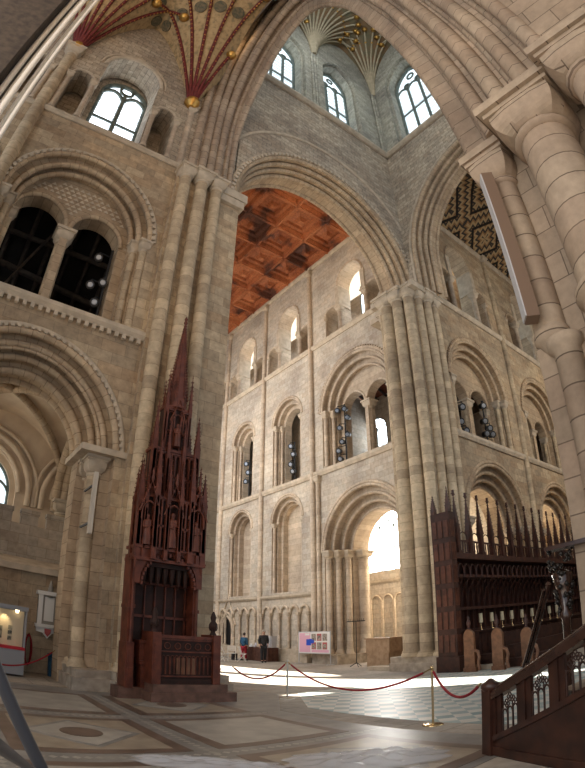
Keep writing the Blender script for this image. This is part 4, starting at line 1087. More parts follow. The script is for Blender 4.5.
# arched opening below the canopy
mb = MB(); FT = Fr('x', 10.62)
fill(mb, FT, 0, 3.95, 5.58, 2.55, 3.35, [(4.76, .68, 2.55, 2.62, 1.05)])
orders(mb, FT, 4.76, 2.55, 2.62, [(.68, 0), (.60, .06)], .14, 1.05)
for u, z in arch_uz(4.76, .64, 2.62, 2.62, 10, 1.05): mb.box(u - .025, 10.60, z - .1, u + .025, 10.66, z - .02)
mb.build('canopy_arch', M['throne'], th)
mb = MB()
for i in range(7): mb.lathe(4.25 + i * .17, 10.85, [(.01, 2.45 + .12 * abs(i - 3) * -.2 + .1), (.06, 2.7), (.09, 2.95)], 6)
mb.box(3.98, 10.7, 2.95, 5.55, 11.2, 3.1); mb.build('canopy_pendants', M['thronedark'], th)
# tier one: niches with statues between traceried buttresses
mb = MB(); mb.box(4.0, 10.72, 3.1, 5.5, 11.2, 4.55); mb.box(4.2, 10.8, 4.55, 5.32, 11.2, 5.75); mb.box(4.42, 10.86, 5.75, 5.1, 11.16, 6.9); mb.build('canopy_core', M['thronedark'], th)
for z, a, b_, y in ((3.05, 3.9, 5.62, 10.56), (3.32, 3.92, 5.6, 10.58), (4.5, 3.96, 5.56, 10.62), (5.7, 4.16, 5.36, 10.74), (6.85, 4.4, 5.12, 10.82)): mb = MB(); mb.box(a, y, z, b_, 11.2, z + .07); mb.build('canopy_cornice', M['throne'], th)
for i, x in enumerate((4.16, 4.76, 5.36)): statue(th, x, 10.62, 3.40, .82 if i == 1 else .7, M['throne'])
for x in (4.16, 4.76, 5.36):    # gabled heads over the niches
    mb = MB(); mb.tube([(u, 10.56, z) for u, z in arch_uz(x, .17, 3.95, 4.15, 8, 1.4)], .022, 5)
    mb.tube([(x - .24, 10.54, 4.12), (x, 10.52, 4.85), (x + .24, 10.54, 4.12)], .024, 5)
    for q in (.25, .5, .75):
        for s_ in (-1, 1): mb.box(x + s_ * .24 * (1 - q) - .025, 10.5, 4.12 + .73 * q, x + s_ * .24 * (1 - q) + .025, 10.55, 4.18 + .73 * q)
    mb.lathe(x, 10.52, [(.01, 4.8), (.05, 4.9), (.02, 4.98), (.03, 5.05), (.005, 5.15)], 6); mb.build('gablet', M['throne'], th)
for x in (4.46, 5.06):
    lancet_panel(th, x - .12, x + .12, 10.6, 3.35, 4.5, M['throne'], None, 'tracery_panel', lights=2)
for (x, y, zm, z1, w) in ((3.96, 10.66, 4.55, 5.35, .13), (5.56, 10.66, 4.55, 5.3, .13), (4.32, 10.58, 4.9, 6.1, .12), (5.2, 10.58, 4.9, 6.0, .12), (4.6, 10.56, 4.7, 5.6, .09), (4.92, 10.56, 4.7, 5.6, .09),
                          (3.96, 10.95, 4.4, 5.2, .11), (5.56, 10.95, 4.5, 5.5, .11), (4.08, 11.1, 4.7, 5.6, .1), (5.46, 11.1, 4.7, 5.9, .1), (4.1, 10.62, 4.5, 5.15, .07), (5.42, 10.62, 4.6, 5.45, .08), (4.0, 10.8, 4.3, 4.95, .07), (5.52, 10.8, 4.5, 5.25, .07)):
    pinnacle(th, x, y, 3.1, zm, z1, w, M['throne'])
# hanging knops below the canopy edge
for i in range(9):
    mb = MB(); x = 3.95 + i * .2; mb.lathe(x, 10.62, [(.005, 2.86 + (0 if i in (0, 8) else .2)), (.035, 2.98 + (0 if i in (0, 8) else .12)), (.03, 3.1)], 6); mb.build('hanging_knop', M['throne'], th)
# tier two
for (a, b_) in ((4.26, 4.52), (4.63, 4.89), (5.0, 5.26)): lancet_panel(th, a, b_, 10.76, 4.62, 5.65, M['throne'], None, 'tracery_panel')
for x in (4.2, 5.32):
    pinnacle(th, x, 10.74, 4.55, 5.95, 6.95 if x < 5 else 6.75, .12, M['throne'])
for (x, z1) in ((4.24, 6.2), (5.28, 6.4), (4.56, 6.6), (4.96, 6.6)):
    pinnacle(th, x, 10.72 if 4.4 < x < 5.1 else 11.08, 4.55, 5.75, z1, .085, M['throne'])
# tier three and the spire
statue(th, 4.76, 10.74, 5.85, .6, M['throne'])
for x in (4.57, 4.95): lancet_panel(th, x - .1, x + .1, 10.83, 5.8, 6.8, M['throne'], None, 'tracery_panel', lights=1)
for x in (4.44, 5.08): pinnacle(th, x, 10.83, 5.75, 6.95, 7.9, .085, M['throne'])
for x in (4.47, 5.05): pinnacle(th, x, 11.12, 5.75, 6.9, 7.7, .07, M['throne'])
for x in (4.62, 4.90): pinnacle(th, x, 10.84, 6.85, 7.2, 7.75, .05, M['throne'], n=4)
mb = MB(); mb.tube([(u, 10.78, z) for u, z in arch_uz(4.76, .15, 6.2, 6.5, 8, 1.4)], .022, 5); mb.tube([(4.55, 10.77, 6.5), (4.76, 10.75, 7.1), (4.97, 10.77, 6.5)], .02, 5); mb.build('gablet', M['throne'], th)
mb = MB(); rows = []
for (r, z) in ((.27, 6.9), (.25, 7.2), (.015, 9.55)): rows.append([(4.76 + r * math.cos(PI * j / 4 + PI / 8), 11.0 + r * math.sin(PI * j / 4 + PI / 8), z) for j in range(8)])
mb.grid(rows, None, False, True); sp_ = mb.build('spire', M['throne'], th)
mb = MB()
for i in range(26):
    f = i / 26; r = .25 * (1 - f) + .02; z = 7.2 + 2.3 * f
    for j in range(8):
        a = PI * j / 4 + PI / 8; x, y = 4.76 + r * math.cos(a), 11.0 + r * math.sin(a); s_ = .018 - .006 * f
        mb.box(x - s_, y - s_, z - s_, x + s_, y + s_, z + s_ * 1.5)
mb.build('crockets', M['throne'], sp_)
mb = MB(); mb.lathe(4.76, 11.0, [(.01, 9.45), (.06, 9.52), (.03, 9.58), (.05, 9.64), (.005, 9.74)], 8); mb.build('finial', M['throne'], sp_)
# reading desk in front with poppyhead ends
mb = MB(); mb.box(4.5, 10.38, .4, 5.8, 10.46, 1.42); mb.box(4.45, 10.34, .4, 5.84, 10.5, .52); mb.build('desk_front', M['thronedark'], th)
mb = MB(); mb.box(4.45, 10.34, 1.4, 5.86, 10.72, 1.47); mb.build('desk_top', M['throne'], th)
mb = MB()
for i in range(12):
    x = 4.6 + i * .1; mb.tube([(u, 10.365, z) for u, z in arch_uz(x, .04, .62, .98, 5, 1.3)], .009, 4)
for z in (.56, 1.1, 1.36): mb.box(4.5, 10.35, z, 5.8, 10.39, z + .03)
for i in range(5):
    x = 4.68 + i * .24; mb.tube([(x + .07 * math.cos(q), 10.365, 1.24 + .07 * math.sin(q)) for q in [2 * PI * j / 10 for j in range(10)]], .01, 4, closed=True)
mb.build('desk_tracery', M['throne'], th)
mb = MB()
for i in range(4): mb.box(4.9 + i * .12, 10.36, .62, 4.98 + i * .12, 10.385, .98)
mb.build('desk_inlay', M['benchend'], th)
for x, w in ((4.42, .1), (5.84, .09)):
    mb = MB(); mb.box(x - w, 10.3, .4, x + w, 10.9, 1.52)
    if x < 5: mb.box(x - .06, 10.285, .6, x + .06, 10.3, 1.3)
    o = mb.build('desk_end', M['throne'], th)
    mb = MB(); mb.lathe(x, 10.5, [(.08, 1.52), (.05, 1.6), (.09, 1.68), (.1, 1.76), (.05, 1.84), (.07, 1.92), (.05, 1.99), (.015, 2.06)], 10)
    for q in range(4):
        a = PI / 2 * q; mb.lathe(x + .08 * math.cos(a), 10.5 + .08 * math.sin(a), [(.01, 1.62), (.035, 1.68), (.03, 1.75), (.01, 1.8)], 6)
    mb.build('poppyhead', M['thronedark'], o)
mb = MB(); mb.box(5.98, 10.5, .22, 6.18, 11.1, .34); mb.tube([(6.02, 10.6, .34), (6.1, 10.6, .75)], .02, 5); mb.build('kneeler', M['throne'], th)

# ------------------------------------------------------------------ choir stalls under the west arch
st = thing('choir_stall_screen', 'long dark oak choir stalls topped by a row of crocketed spires', 'choir stalls', (15, 11, 0))
SX0, SX1, SY = 15.0, 30.2, 11.0
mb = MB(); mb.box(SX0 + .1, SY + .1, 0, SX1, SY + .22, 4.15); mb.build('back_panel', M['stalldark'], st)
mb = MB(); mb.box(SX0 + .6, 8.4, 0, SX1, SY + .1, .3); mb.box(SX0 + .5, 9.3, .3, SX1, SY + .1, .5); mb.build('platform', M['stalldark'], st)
mb = MB()
for z, h, d in ((3.95, .2, .62), (3.3, .1, .5), (2.15, .1, .2), (1.35, .08, .14)): mb.box(SX0, SY - d, z, SX1, SY + .1, z + h)
mb.build('cornice', M['stall'], st)
mb = MB()
for i in range(39):       # canopy ribs and panel posts
    x = SX0 + .2 + i * .39; mb.box(x - .03, SY - .02, .5, x + .03, SY + .1, 3.95); mb.tube([(x, SY, 2.25), (x, SY - .15, 2.9), (x, SY - .5, 3.35)], .03, 4)
mb.build('panel_posts', M['stall'], st)
mb = MB()
for i in range(38):
    c = SX0 + .395 + i * .39; mb.tube([(u, SY - .52, z) for u, z in arch_uz(c, .17, 3.3, 3.55, 6, 1.4)], .022, 4)
mb.build('canopy_arches', M['stall'], st)
prev = None
for i in range(19):
    x = 15.4 + i * .787
    if prev is None:
        mb = MB(); mb.box(x - .09, SY - .55, 4.15, x + .09, SY - .37, 5.05)
        for s_ in (-1, 1):
            mb.face([(x - .12, SY - .46 + s_ * .11, 4.95), (x + .12, SY - .46 + s_ * .11, 4.95), (x, SY - .46 + s_ * .11, 5.3)])
            mb.box(x - .05, SY - .46 + s_ * .09 - .01, 4.25, x + .05, SY - .46 + s_ * .09 + .01, 4.9)
            mb.box(x + s_ * .16 - .02, SY - .48, 4.15, x + s_ * .16 + .02, SY - .44, 4.75); crocket_spire(mb, x + s_ * .16, SY - .46, 4.75, 5.05, .03, 2)
        mb.box(x - .13, SY - .59, 4.15, x + .13, SY - .33, 4.25)
        crocket_spire(mb, x, SY - .46, 5.05, 6.42, .135, 8)
        prev = mb.build('spire', M['stall'], st)
        fm = MB(); fm.box(x - .1, SY - .48, 6.33, x + .1, SY - .44, 6.37); fm.box(x - .025, SY - .5, 6.28, x + .025, SY - .42, 6.5); prevf = fm.build('cross_finial', M['stall'], prev)
    else:
        c = prev.copy(); C.objects.link(c); c.location.x += i * .787
        f_ = prevf.copy(); C.objects.link(f_); f_.parent = c
    if i < 18:   # open tracery between the spires
        mb = MB(); a, b_ = x + .13, x + .787 - .13
        for q in range(4): xx = a + (b_ - a) * q / 3; mb.box(xx - .018, SY - .48, 4.15, xx + .018, SY - .44, 4.62)
        mb.box(a - .05, SY - .49, 4.6, b_ + .05, SY - .43, 4.66)
        mb.tube([(u, SY - .46, z) for u, z in arch_uz((a + b_) / 2, (b_ - a) / 2, 4.66, 4.66, 8, 1.2)], .022, 4)
        mb.build('cresting', M['stall'], st)
# stall end standing proud, with rows of small red panels
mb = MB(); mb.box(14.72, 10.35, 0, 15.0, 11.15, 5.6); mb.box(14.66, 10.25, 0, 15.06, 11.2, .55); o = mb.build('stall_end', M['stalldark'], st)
mb = MB()
for r_ in range(6):
    for q in range(3):
        z = .7 + r_ * .8; y = 10.42 + q * .25; mb.box(14.70, y, z, 14.73, y + .17, z + .6)
        mb.box(14.75 + q * .09, 10.33, z, 14.81 + q * .09, 10.36, z + .6)
mb.build('end_panels', M['endpanel'], o)
for (x, y, z1) in ((14.8, 10.4, 6.5), (14.8, 11.05, 6.3)): 
    mb = MB(); mb.box(x - .08, y - .08, 5.6, x + .08, y + .08, 5.75); crocket_spire(mb, x, y, 5.7, z1, .12, 6); mb.build('end_spire', M['stall'], o)
# small white shaded lamps on stems along the desk
lampnames = [(16.1, 'first'), (16.85, 0), (17.6, 0), (18.35, 0), (19.2, 0), (20.1, 0), (20.95, 0), (21.8, 0), (22.6, 0)]
lp = None
mb = MB(); mb.box(15.6, 10.05, .5, 29.5, 10.5, 1.3); mb.box(15.6, 9.95, 1.3, 29.5, 10.5, 1.36)
for i in range(34): mb.box(15.75 + i * .4, 10.02, .6, 15.95 + i * .4, 10.05, 1.2)
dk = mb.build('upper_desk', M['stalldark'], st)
for i, (x, _) in enumerate(lampnames):
    if lp is None:
        lp = thing('desk_lamp', 'x', 'lamp', (x, 10.25, 1.36), 'small white shaded lamps along the choir desk')
        mb = MB(); mb.lathe(x, 10.25, [(.06, 1.36), (.06, 1.38), (.012, 1.39), (.012, 1.62)], 8); mb.build('stem', M['brass'], lp)
        mb = MB(); mb.lathe(x, 10.25, [(.075, 1.62), (.065, 1.95)], 12); mb.build('lamp_shade', M['lamp'], lp); cur = lp
    else: cur = copy_tree(lp); cur.location.x = x
    cur['label'] = 'small cream shaded lamp on the dark choir desk, one of an evenly spaced identical row'
# bench ends of the front row
for i, (x, y, h, lab) in enumerate(((14.7, 9.85, 1.55, 'light oak bench end with poppyhead, leftmost of the three, nearest the stall end'), (14.9, 8.9, 1.5, 'light oak bench end with poppyhead, middle one of the three in front of the stalls'), (15.3, 8.05, 1.4, 'light oak bench end with poppyhead, rightmost and lowest of the three before the stalls'))):
    t = thing('bench_end', lab, 'bench end', (x, y, 0), 'bench ends of the choir')
    z0 = 0
    mb = MB(); A_ = [(u, z) for u, z in arch_uz(y, .2, z0, h - .35, 10, 1.25)]
    f0 = [(x - .05, u, z) for u, z in A_]; f1 = [(x + .05, u, z) for u, z in A_]; mb.face(f0); mb.face(f1[::-1])
    for a in range(len(A_)): b_ = (a + 1) % len(A_); mb.face([f0[a], f0[b_], f1[b_], f1[a]])
    mb.box(x - .07, y - .24, z0, x + .07, y + .24, z0 + .15); mb.build('panel', M['benchend'], t)
    mb = MB(); mb.lathe(x, y, [(.06, h - .1), (.03, h - .03), (.08, h + .06), (.07, h + .14), (.03, h + .2), (.045, h + .26), (.01, h + .33)], 8); mb.build('poppyhead', M['stall'], t)
    mb = MB(); mb.tube([(x, y - .19, z0 + .72), (x, y - .30, z0 + .68), (x, y - .36, z0 + .5), (x, y - .31, z0 + .3), (x, y - .36, z0 + .05)], .06, 6); mb.build('arm_scroll', M['benchend'], t)
fb = thing('choir_bench', 'long dark oak bench between the bench ends in front of the stalls', 'bench', (17, 8.9, .301))
mb = MB(); mb.box(15.7, 8.75, .301, 26, 9.15, .75); mb.build('seat', M['stalldark'], fb)
mb = MB(); mb.box(15.7, 9.05, .75, 26, 9.15, 1.2); mb.build('backrest', M['stalldark'], fb)

# ------------------------------------------------------------------ pulpit stair with traceried balustrade, right foreground
ps = thing('pulpit_stair', 'dark polished oak stair balustrade with pierced tracery panels beside the near right pier', 'staircase', (5.4, 3.4, 0))
P0, P1 = Vector((5.35, 3.30, 0)), Vector((4.72, 1.75, 0)); dv = (P1 - P0); LN = dv.length; ux = dv / LN; nx_ = Vector((-ux.y, ux.x, 0))
def bp(s, z, o=0): v = P0 + ux * s + nx_ * o; return (v.x, v.y, z)

def prism(mb, poly, o0, o1):
    f0 = [bp(s, z, o0) for s, z in poly]; f1 = [bp(s, z, o1) for s, z in poly]
    mb.face(f0); mb.face(f1[::-1])
    for a in range(len(poly)): b_ = (a + 1) % len(poly); mb.face([f0[a], f0[b_], f1[b_], f1[a]])
mb = MB(); prism(mb, [(0, 0), (LN, 0), (LN, .2 + .42 * LN), (0, .2)], -.03, .03); mb.build('string_board', M['pulpit'], ps)
mb = MB(); prism(mb, [(0, .15), (LN, .15 + .42 * LN), (LN, .22 + .42 * LN), (0, .22)], -.06, .06); prism(mb, [(0, .02), (LN, .02), (LN, .12), (0, .12)], -.05, .05); mb.build('moulding', M['pulpit'], ps)
mb = MB(); prism(mb, [(0, .66), (LN, .66 + .42 * LN), (LN, .74 + .42 * LN), (0, .74)], -.07, .07); mb.tube([bp(0, .76), bp(LN, .76 + .42 * LN)], .05, 8); mb.build('handrail', M['rail'], ps)
mb = MB(); prism(mb, [(-.1, 0), (.06, 0), (.06, .80), (-.1, .80)], -.08, .08); mb.lathe(*bp(-.02, 0)[:2], [(.09, .78), (.12, .82), (.12, .86), (.06, .90), (.02, .93)], 12); mb.build('newel_post', M['pulpit'], ps)
for k in range(3):
    s0, s1 = .10 + k * .52, .10 + k * .52 + .46
    m_b = MB(); 
    prism(m_b, [(s0 - .05, .22 + .42 * (s0 - .05)), (s0 + .01, .22 + .42 * s0), (s0 + .01, .68 + .42 * s0), (s0 - .05, .68 + .42 * (s0 - .05))], -.04, .04)
    m_b.build('panel_stile', M['pulpit'], ps)
    # solid margins keep the pierced lights small, as on the stair
    m_b = MB(); g = .09
    prism(m_b, [(s0, .22 + .42 * s0), (s0 + g, .22 + .42 * (s0 + g)), (s0 + g, .68 + .42 * (s0 + g)), (s0, .68 + .42 * s0)], -.02, .02)
    prism(m_b, [(s1 - g, .22 + .42 * (s1 - g)), (s1, .22 + .42 * s1), (s1, .68 + .42 * s1), (s1 - g, .68 + .42 * (s1 - g))], -.02, .02)
    w_ = (s1 - s0 - 2 * g) / 3
    for q in range(4):
        s = s0 + g + w_ * q; m_b.tube([bp(s, .22 + .42 * s), bp(s, .50 + .42 * s)], .013, 5)
    for q in range(3):
        c = s0 + g + w_ * (q + .5); m_b.tube([bp(u, z) for u, z in arch_uz(c, w_ / 2, .42 + .42 * c, .42 + .42 * c, 6, 1.3)], .011, 4)
    for (cs, cz) in ((.5, .60), (.28, .545), (.72, .545)):
        s = s0 + g + (s1 - s0 - 2 * g) * cs; z = cz - .01 + .42 * s
        for q in range(4):
            a = PI / 2 * q; m_b.tube([bp(s + .028 * math.cos(a) + .022 * math.cos(t), z + .028 * math.sin(a) + .022 * math.sin(t)) for t in [2 * PI * j / 8 for j in range(8)]], .008, 4, closed=True)
    m_b.build('tracery_panel', M['pulpit'], ps)
mb = MB()
for i in range(6):
    s = .25 + i * .25; prism(mb, [(s, 0), (s + .25, 0), (s + .25, .16 * (i + 1)), (s, .16 * (i + 1))], .04, .8)
mb.build('steps', M['pulpit'], ps)
# second, steeper polished rail behind
mb = MB(); mb.tube([(6.35, 3.35, 1.0), (5.62, 2.62, 1.95)], .03, 8); mb.tube([(6.35, 3.42, .94), (5.62, 2.69, 1.89)], .02, 8)
mb.tube([(6.35, 3.35, 1.0), (6.35, 3.35, 0)], .03, 6); mb.build('rear_handrail', M['rail'], ps)
# carved and gilt lectern head standing past the pier
lc = thing('carved_lectern', 'dark glossy carved lectern with leafy ornament standing against the near right pier', 'lectern', (5.9, 2.56, 0))
mb = MB(); mb.lathe(5.9, 2.56, [(.14, 0), (.14, .06), (.08, .12), (.05, .3), (.05, 1.5), (.09, 1.56), (.05, 1.62), (.1, 1.9), (.13, 2.05), (.05, 2.1)], 12); mb.build('stem', M['rail'], lc)
mb = MB(); random.seed(3)
for i in range(60):
    a = random.uniform(0, 2 * PI); z = random.uniform(1.55, 2.35); r = .06 + .10 * max(0, (z - 1.5) / .85)
    x, y = 5.9 + r * math.cos(a), 2.56 + r * math.sin(a); s_ = random.uniform(.018, .04)
    mb.lathe(x, y, [(.004, z - s_), (s_, z - s_ * .3), (s_ * .8, z + s_ * .4), (.004, z + s_)], 6)
mb.build('carved_leaves', new_mat('dark_lacquer', .2, .2, (.02, .016, .014))[0], lc)
mb = MB(); mb.box(5.76, 2.14, 2.34, 6.04, 2.7, 2.39); mb.build('book_rest', M['rail'], lc)

# ------------------------------------------------------------------ barrier posts and ropes
def post(x, y, h, mat, lab):
    t = thing('barrier_post', lab, 'barrier post', (x, y, 0), 'slim metal rope posts')
    mb = MB(); mb.lathe(x, y, [(.17, 0), (.17, .012), (.15, .022), (.03, .03)], 20); mb.build('base', mat, t)
    mb = MB(); mb.lathe(x, y, [(.02, .025), (.02, h - .04)], 10); mb.build('pole', mat, t)
    mb = MB(); mb.lathe(x, y, [(.02, h - .06), (.035, h - .05), (.035, h - .01), (.015, h)], 10); mb.build('cap', mat, t); return t
post(7.6, 10.1, .96, M['steel'], 'slim steel barrier post standing at the middle of the floor')
post(6.75, 5.25, .98, M['brass'], 'slim brass barrier post nearer the oak stair, linked by red rope')
def rope(a, b, sag, lab, r=.02):
    P = []
    for i in range(25):
        t = i / 24; v = Vector(a).lerp(Vector(b), t); v.z -= sag * 4 * t * (1 - t); P.append(v)
    mb = MB(); mb.tube(P[1:-1], r, 8); o = mb.build('barrier_rope', M['rope']); o['label'] = lab; o['category'] = 'rope'; o['group'] = 'red barrier ropes'
    for e, f in ((P[0], P[1]), (P[-1], P[-2])):
        m2 = MB(); m2.tube([e, f], .014, 6); m2.build('rope_hook', M['brass'], o)
    return o
rope((7.6, 10.1, .92), (6.75, 5.25, .94), .48, 'red rope sagging between the steel post and the brass post')
rope((7.6, 10.1, .92), (6.62, 10.95, .78), .36, 'red rope running left from the steel post to the throne')
rope((6.75, 5.25, .94), (5.46, 3.52, .86), .30, 'red rope running from the brass post to the oak stair')

# ------------------------------------------------------------------ things at the transept wall
def chair(x, y, rot, lab):
    t = thing('folding_chair', lab, 'chair', (x, y, 0), 'folding chairs in the transept'); t.rotation_euler.z = 0
    c, s_ = math.cos(rot), math.sin(rot)
    def w(a, b, z): return (x + a * c - b * s_, y + a * s_ + b * c, z)
    for s in (-1, 1):
        mb = MB(); mb.tube([w(s * .21, -.22, 0.012), w(s * .21, .2, .82)], .013, 6); mb.build('frame', M['white'], t)
        mb = MB(); mb.tube([w(s * .19, .24, 0.012), w(s * .19, -.18, .46)], .013, 6); mb.build('leg', M['white'], t)
    mb = MB(); mb.face([w(-.2, -.2, .45), w(.2, -.2, .45), w(.2, .18, .43), w(-.2, .18, .43)]); mb.face([w(-.2, -.2, .42), w(.2, -.2, .42), w(.2, .18, .40), w(-.2, .18, .40)])
    mb.tube([w(-.2, -.2, .435), w(.2, -.2, .435)], .02, 6); mb.build('seat', M['white'], t)
    mb = MB(); 
    for z in (.6, .68, .76, .82): mb.tube([w(-.21, .1 + (z - .6) * .5, z), w(.21, .1 + (z - .6) * .5, z)], .014, 6)
    mb.build('backrest', M['white'], t); return t
chair(14.3, 24.6, .6, 'white folding chair in the transept, leftmost of the three, partly behind the throne')
chair(15.2, 25.2, -.5, 'white folding chair in the transept, middle one, turned sideways')
chair(15.3, 24.3, .9, 'white folding chair in the transept, rightmost and nearest the table')
tb = thing('leaflet_table', 'dark cloth covered table set with leaflets by the transept wall', 'table', (17.0, 24.6, 0))
M['cloth'] = noisy('brown_cloth', (.07, .03, .02), (.11, .05, .035), 6, .9)
mb = MB(); mb.box(16.7, 23.9, .75, 17.35, 26.2, .79); mb.build('tabletop', M['cloth'], tb)
mb = MB()
rows = [[], []]
for i in range(60):
    t = i / 60 * 4; e = int(t); f = t - e; cs = [(16.68, 23.88), (17.37, 23.88), (17.37, 26.22), (16.68, 26.22)]
    a, b_ = cs[e], cs[(e + 1) % 4]; x, y = a[0] + (b_[0] - a[0]) * f, a[1] + (b_[1] - a[1]) * f; wv = .012 * math.sin(i * 2.1)
    rows[0].append((x + wv, y + wv, .012)); rows[1].append((x, y, .77))
mb.grid(rows, None, False, True); mb.build('cloth_skirt', M['cloth'], tb)
random.seed(11)
cols = [(.75, .74, .72), (.62, .60, .66), (.70, .55, .55), (.55, .60, .68)]
LM = [new_mat('leaflet_paper_%s' % n, .6, 0, c)[0] for n, c in zip(('white', 'lilac', 'pink', 'blue'), cols)]
LN_ = ['white', 'lilac', 'pink', 'pale blue']
spot = ['at the left end', 'left of the plant', 'behind the man', 'at the right end']
for i, y in enumerate((26.0, 25.55, 24.86, 24.54)):
    h = .18 + .06 * (i % 2)
    mb = MB(); mb.box(16.9, y - .11, .791, 17.1, y + .11, .80); mb.box(16.98, y - .1, .80, 17.0, y + .1, .80 + h); mb.box(16.9, y - .1, .80, 16.92, y + .1, .80 + h * .5)
    o = mb.build('leaflet_rack', LM[i]); o['label'] = '%s leaflet rack on the cloth covered table, %s' % (LN_[i], spot[i]); o['category'] = 'leaflet rack'; o['group'] = 'leaflet racks on the table'
# a tall grey stand at the right end of the table
mb = MB(); mb.box(16.95, 23.95, .791, 17.3, 24.35, 1.45)
for i in range(4): mb.box(16.9, 23.99, .85 + i * .15, 16.95, 24.31, .96 + i * .15)
o = mb.build('brochure_stand', M['speakergrey']); o['label'] = 'grey brochure stand at the right end of the table'; o['category'] = 'stand'
pl = thing('potted_plant', 'leafy green potted plant on the cloth covered table', 'plant', (17.1, 25.15, .791))
M['leaf'] = noisy('leaf_green', (.02, .06, .015), (.05, .12, .03), 20, .5)
mb = MB(); mb.lathe(17.1, 25.15, [(.08, .791), (.11, 1.0), (.12, 1.02), (.09, 1.02)], 12); mb.build('pot', M['cloth'], pl)
mb = MB()
for i in range(46):
    a = random.uniform(0, 2 * PI); e = random.uniform(.2, 1.3); l = random.uniform(.2, .5)
    d = Vector((math.cos(a) * math.cos(e), math.sin(a) * math.cos(e), math.sin(e))); b0 = Vector((17.1, 25.15, 1.0)); tip = b0 + d * l; md = b0 + d * l * .55; sd_ = d.cross(Vector((0, 0, 1))).normalized() * .045
    mb.face([b0, md + sd_, tip, md - sd_])
mb.build('foliage', M['leaf'], pl)
# display board
db = thing('display_board', 'freestanding display board with pink sheets, a blue square and photographs', 'display board', (17.4, 20.8, 0))
BX, BY0, BY1 = 17.3, 19.55, 22.0
for y in (BY0, BY1):
    mb = MB(); mb.tube([(BX, y, .02), (BX, y, 1.72)], .025, 8); mb.box(BX - .25, y - .03, 0, BX + .25, y + .03, .03); mb.build('post', M['speakergrey'], db)
mb = MB(); mb.box(BX - .02, BY0 + .03, .58, BX + .02, BY1 - .03, 1.66); mb.build('board', M['white'], db)
mb = MB(); 
for z in (.56, 1.68): mb.tube([(BX, BY0, z), (BX, BY1, z)], .022, 6)
mb.build('frame', M['speakergrey'], db)
M['pinkp'] = new_mat('pink_paper', .7, 0, (.75, .42, .52))[0]; M['bluep'] = new_mat('blue_paper', .7, 0, (.03, .08, .50))[0]; M['photo'] = noisy('printed_photograph', (.12, .10, .09), (.5, .42, .34), 14, .6); M['redp'] = new_mat('red_print', .7, 0, (.45, .10, .10))[0]
def sheet(y0, z0, y1, z1, mat, name='sheet', off=.021): mb = MB(); mb.box(BX - off - .004, min(y0, y1), z0, BX - .018, max(y0, y1), z1); mb.build(name, mat, db)
sheet(BY1 - .08, .62, BY0 + 1.5, 1.62, M['pinkp'], 'pink_backing'); sheet(BY0 + 1.4, .62, BY0 + .1, .75, M['pinkp'], 'pink_strip')
sheet(21.35, .98, 21.0, 1.30, M['bluep'], 'blue_sheet', .03); sheet(21.1, 1.08, 20.75, 1.32, M['bluep'], 'blue_sheet', .034); sheet(21.45, 1.5, 21.1, 1.6, M['white'], 'heading', .03)
for i in range(3):
    for j in range(2):
        y = BY0 + .22 + i * .42; z = .78 + j * .44; sheet(y, z, y + .33, z + .36, M['photo'] if (i + j) % 2 else M['redp'], 'photograph', .03)
        sheet(y + .04, z + .05, y + .29, z + .27, M['photo'], 'photograph', .036)
# tall candle stand
cs = thing('candle_stand', 'tall thin black metal candle stand with a flat top beside the stone column', 'candle stand', (16.9, 17.35, 0))
mb = MB()
for q in range(3): a = 2 * PI * q / 3; mb.tube([(16.9, 17.35, .2), (16.9 + .3 * math.cos(a), 17.35 + .3 * math.sin(a), .01)], .018, 6)
mb.build('foot', M['black'], cs)
mb = MB(); mb.tube([(16.9, 17.35, .15), (16.9, 17.35, 2.1)], .02, 8); mb.build('stem', M['black'], cs)
mb = MB(); mb.box(16.85, 16.8, 2.1, 16.95, 17.9, 2.14)
for i in range(9): mb.lathe(16.9, 16.85 + i * .125, [(.02, 2.14), (.012, 2.17), (.012, 2.24)], 6)
mb.build('candle_tray', M['black'], cs)
wb = MB(); wb.box(17.1, 15.6, 0, 18.1, 16.9, .62); wb.box(17.1, 15.55, .62, 18.1, 16.95, 1.25); wb.box(17.05, 15.5, 1.25, 18.15, 17.0, 1.31)
o = wb.build('wooden_chest', noisy('pale_chest_wood', (.30, .19, .11), (.42, .28, .17), 5, .6)); o['label'] = 'plain pale wooden chest standing in the light beyond the big arch'; o['category'] = 'chest'

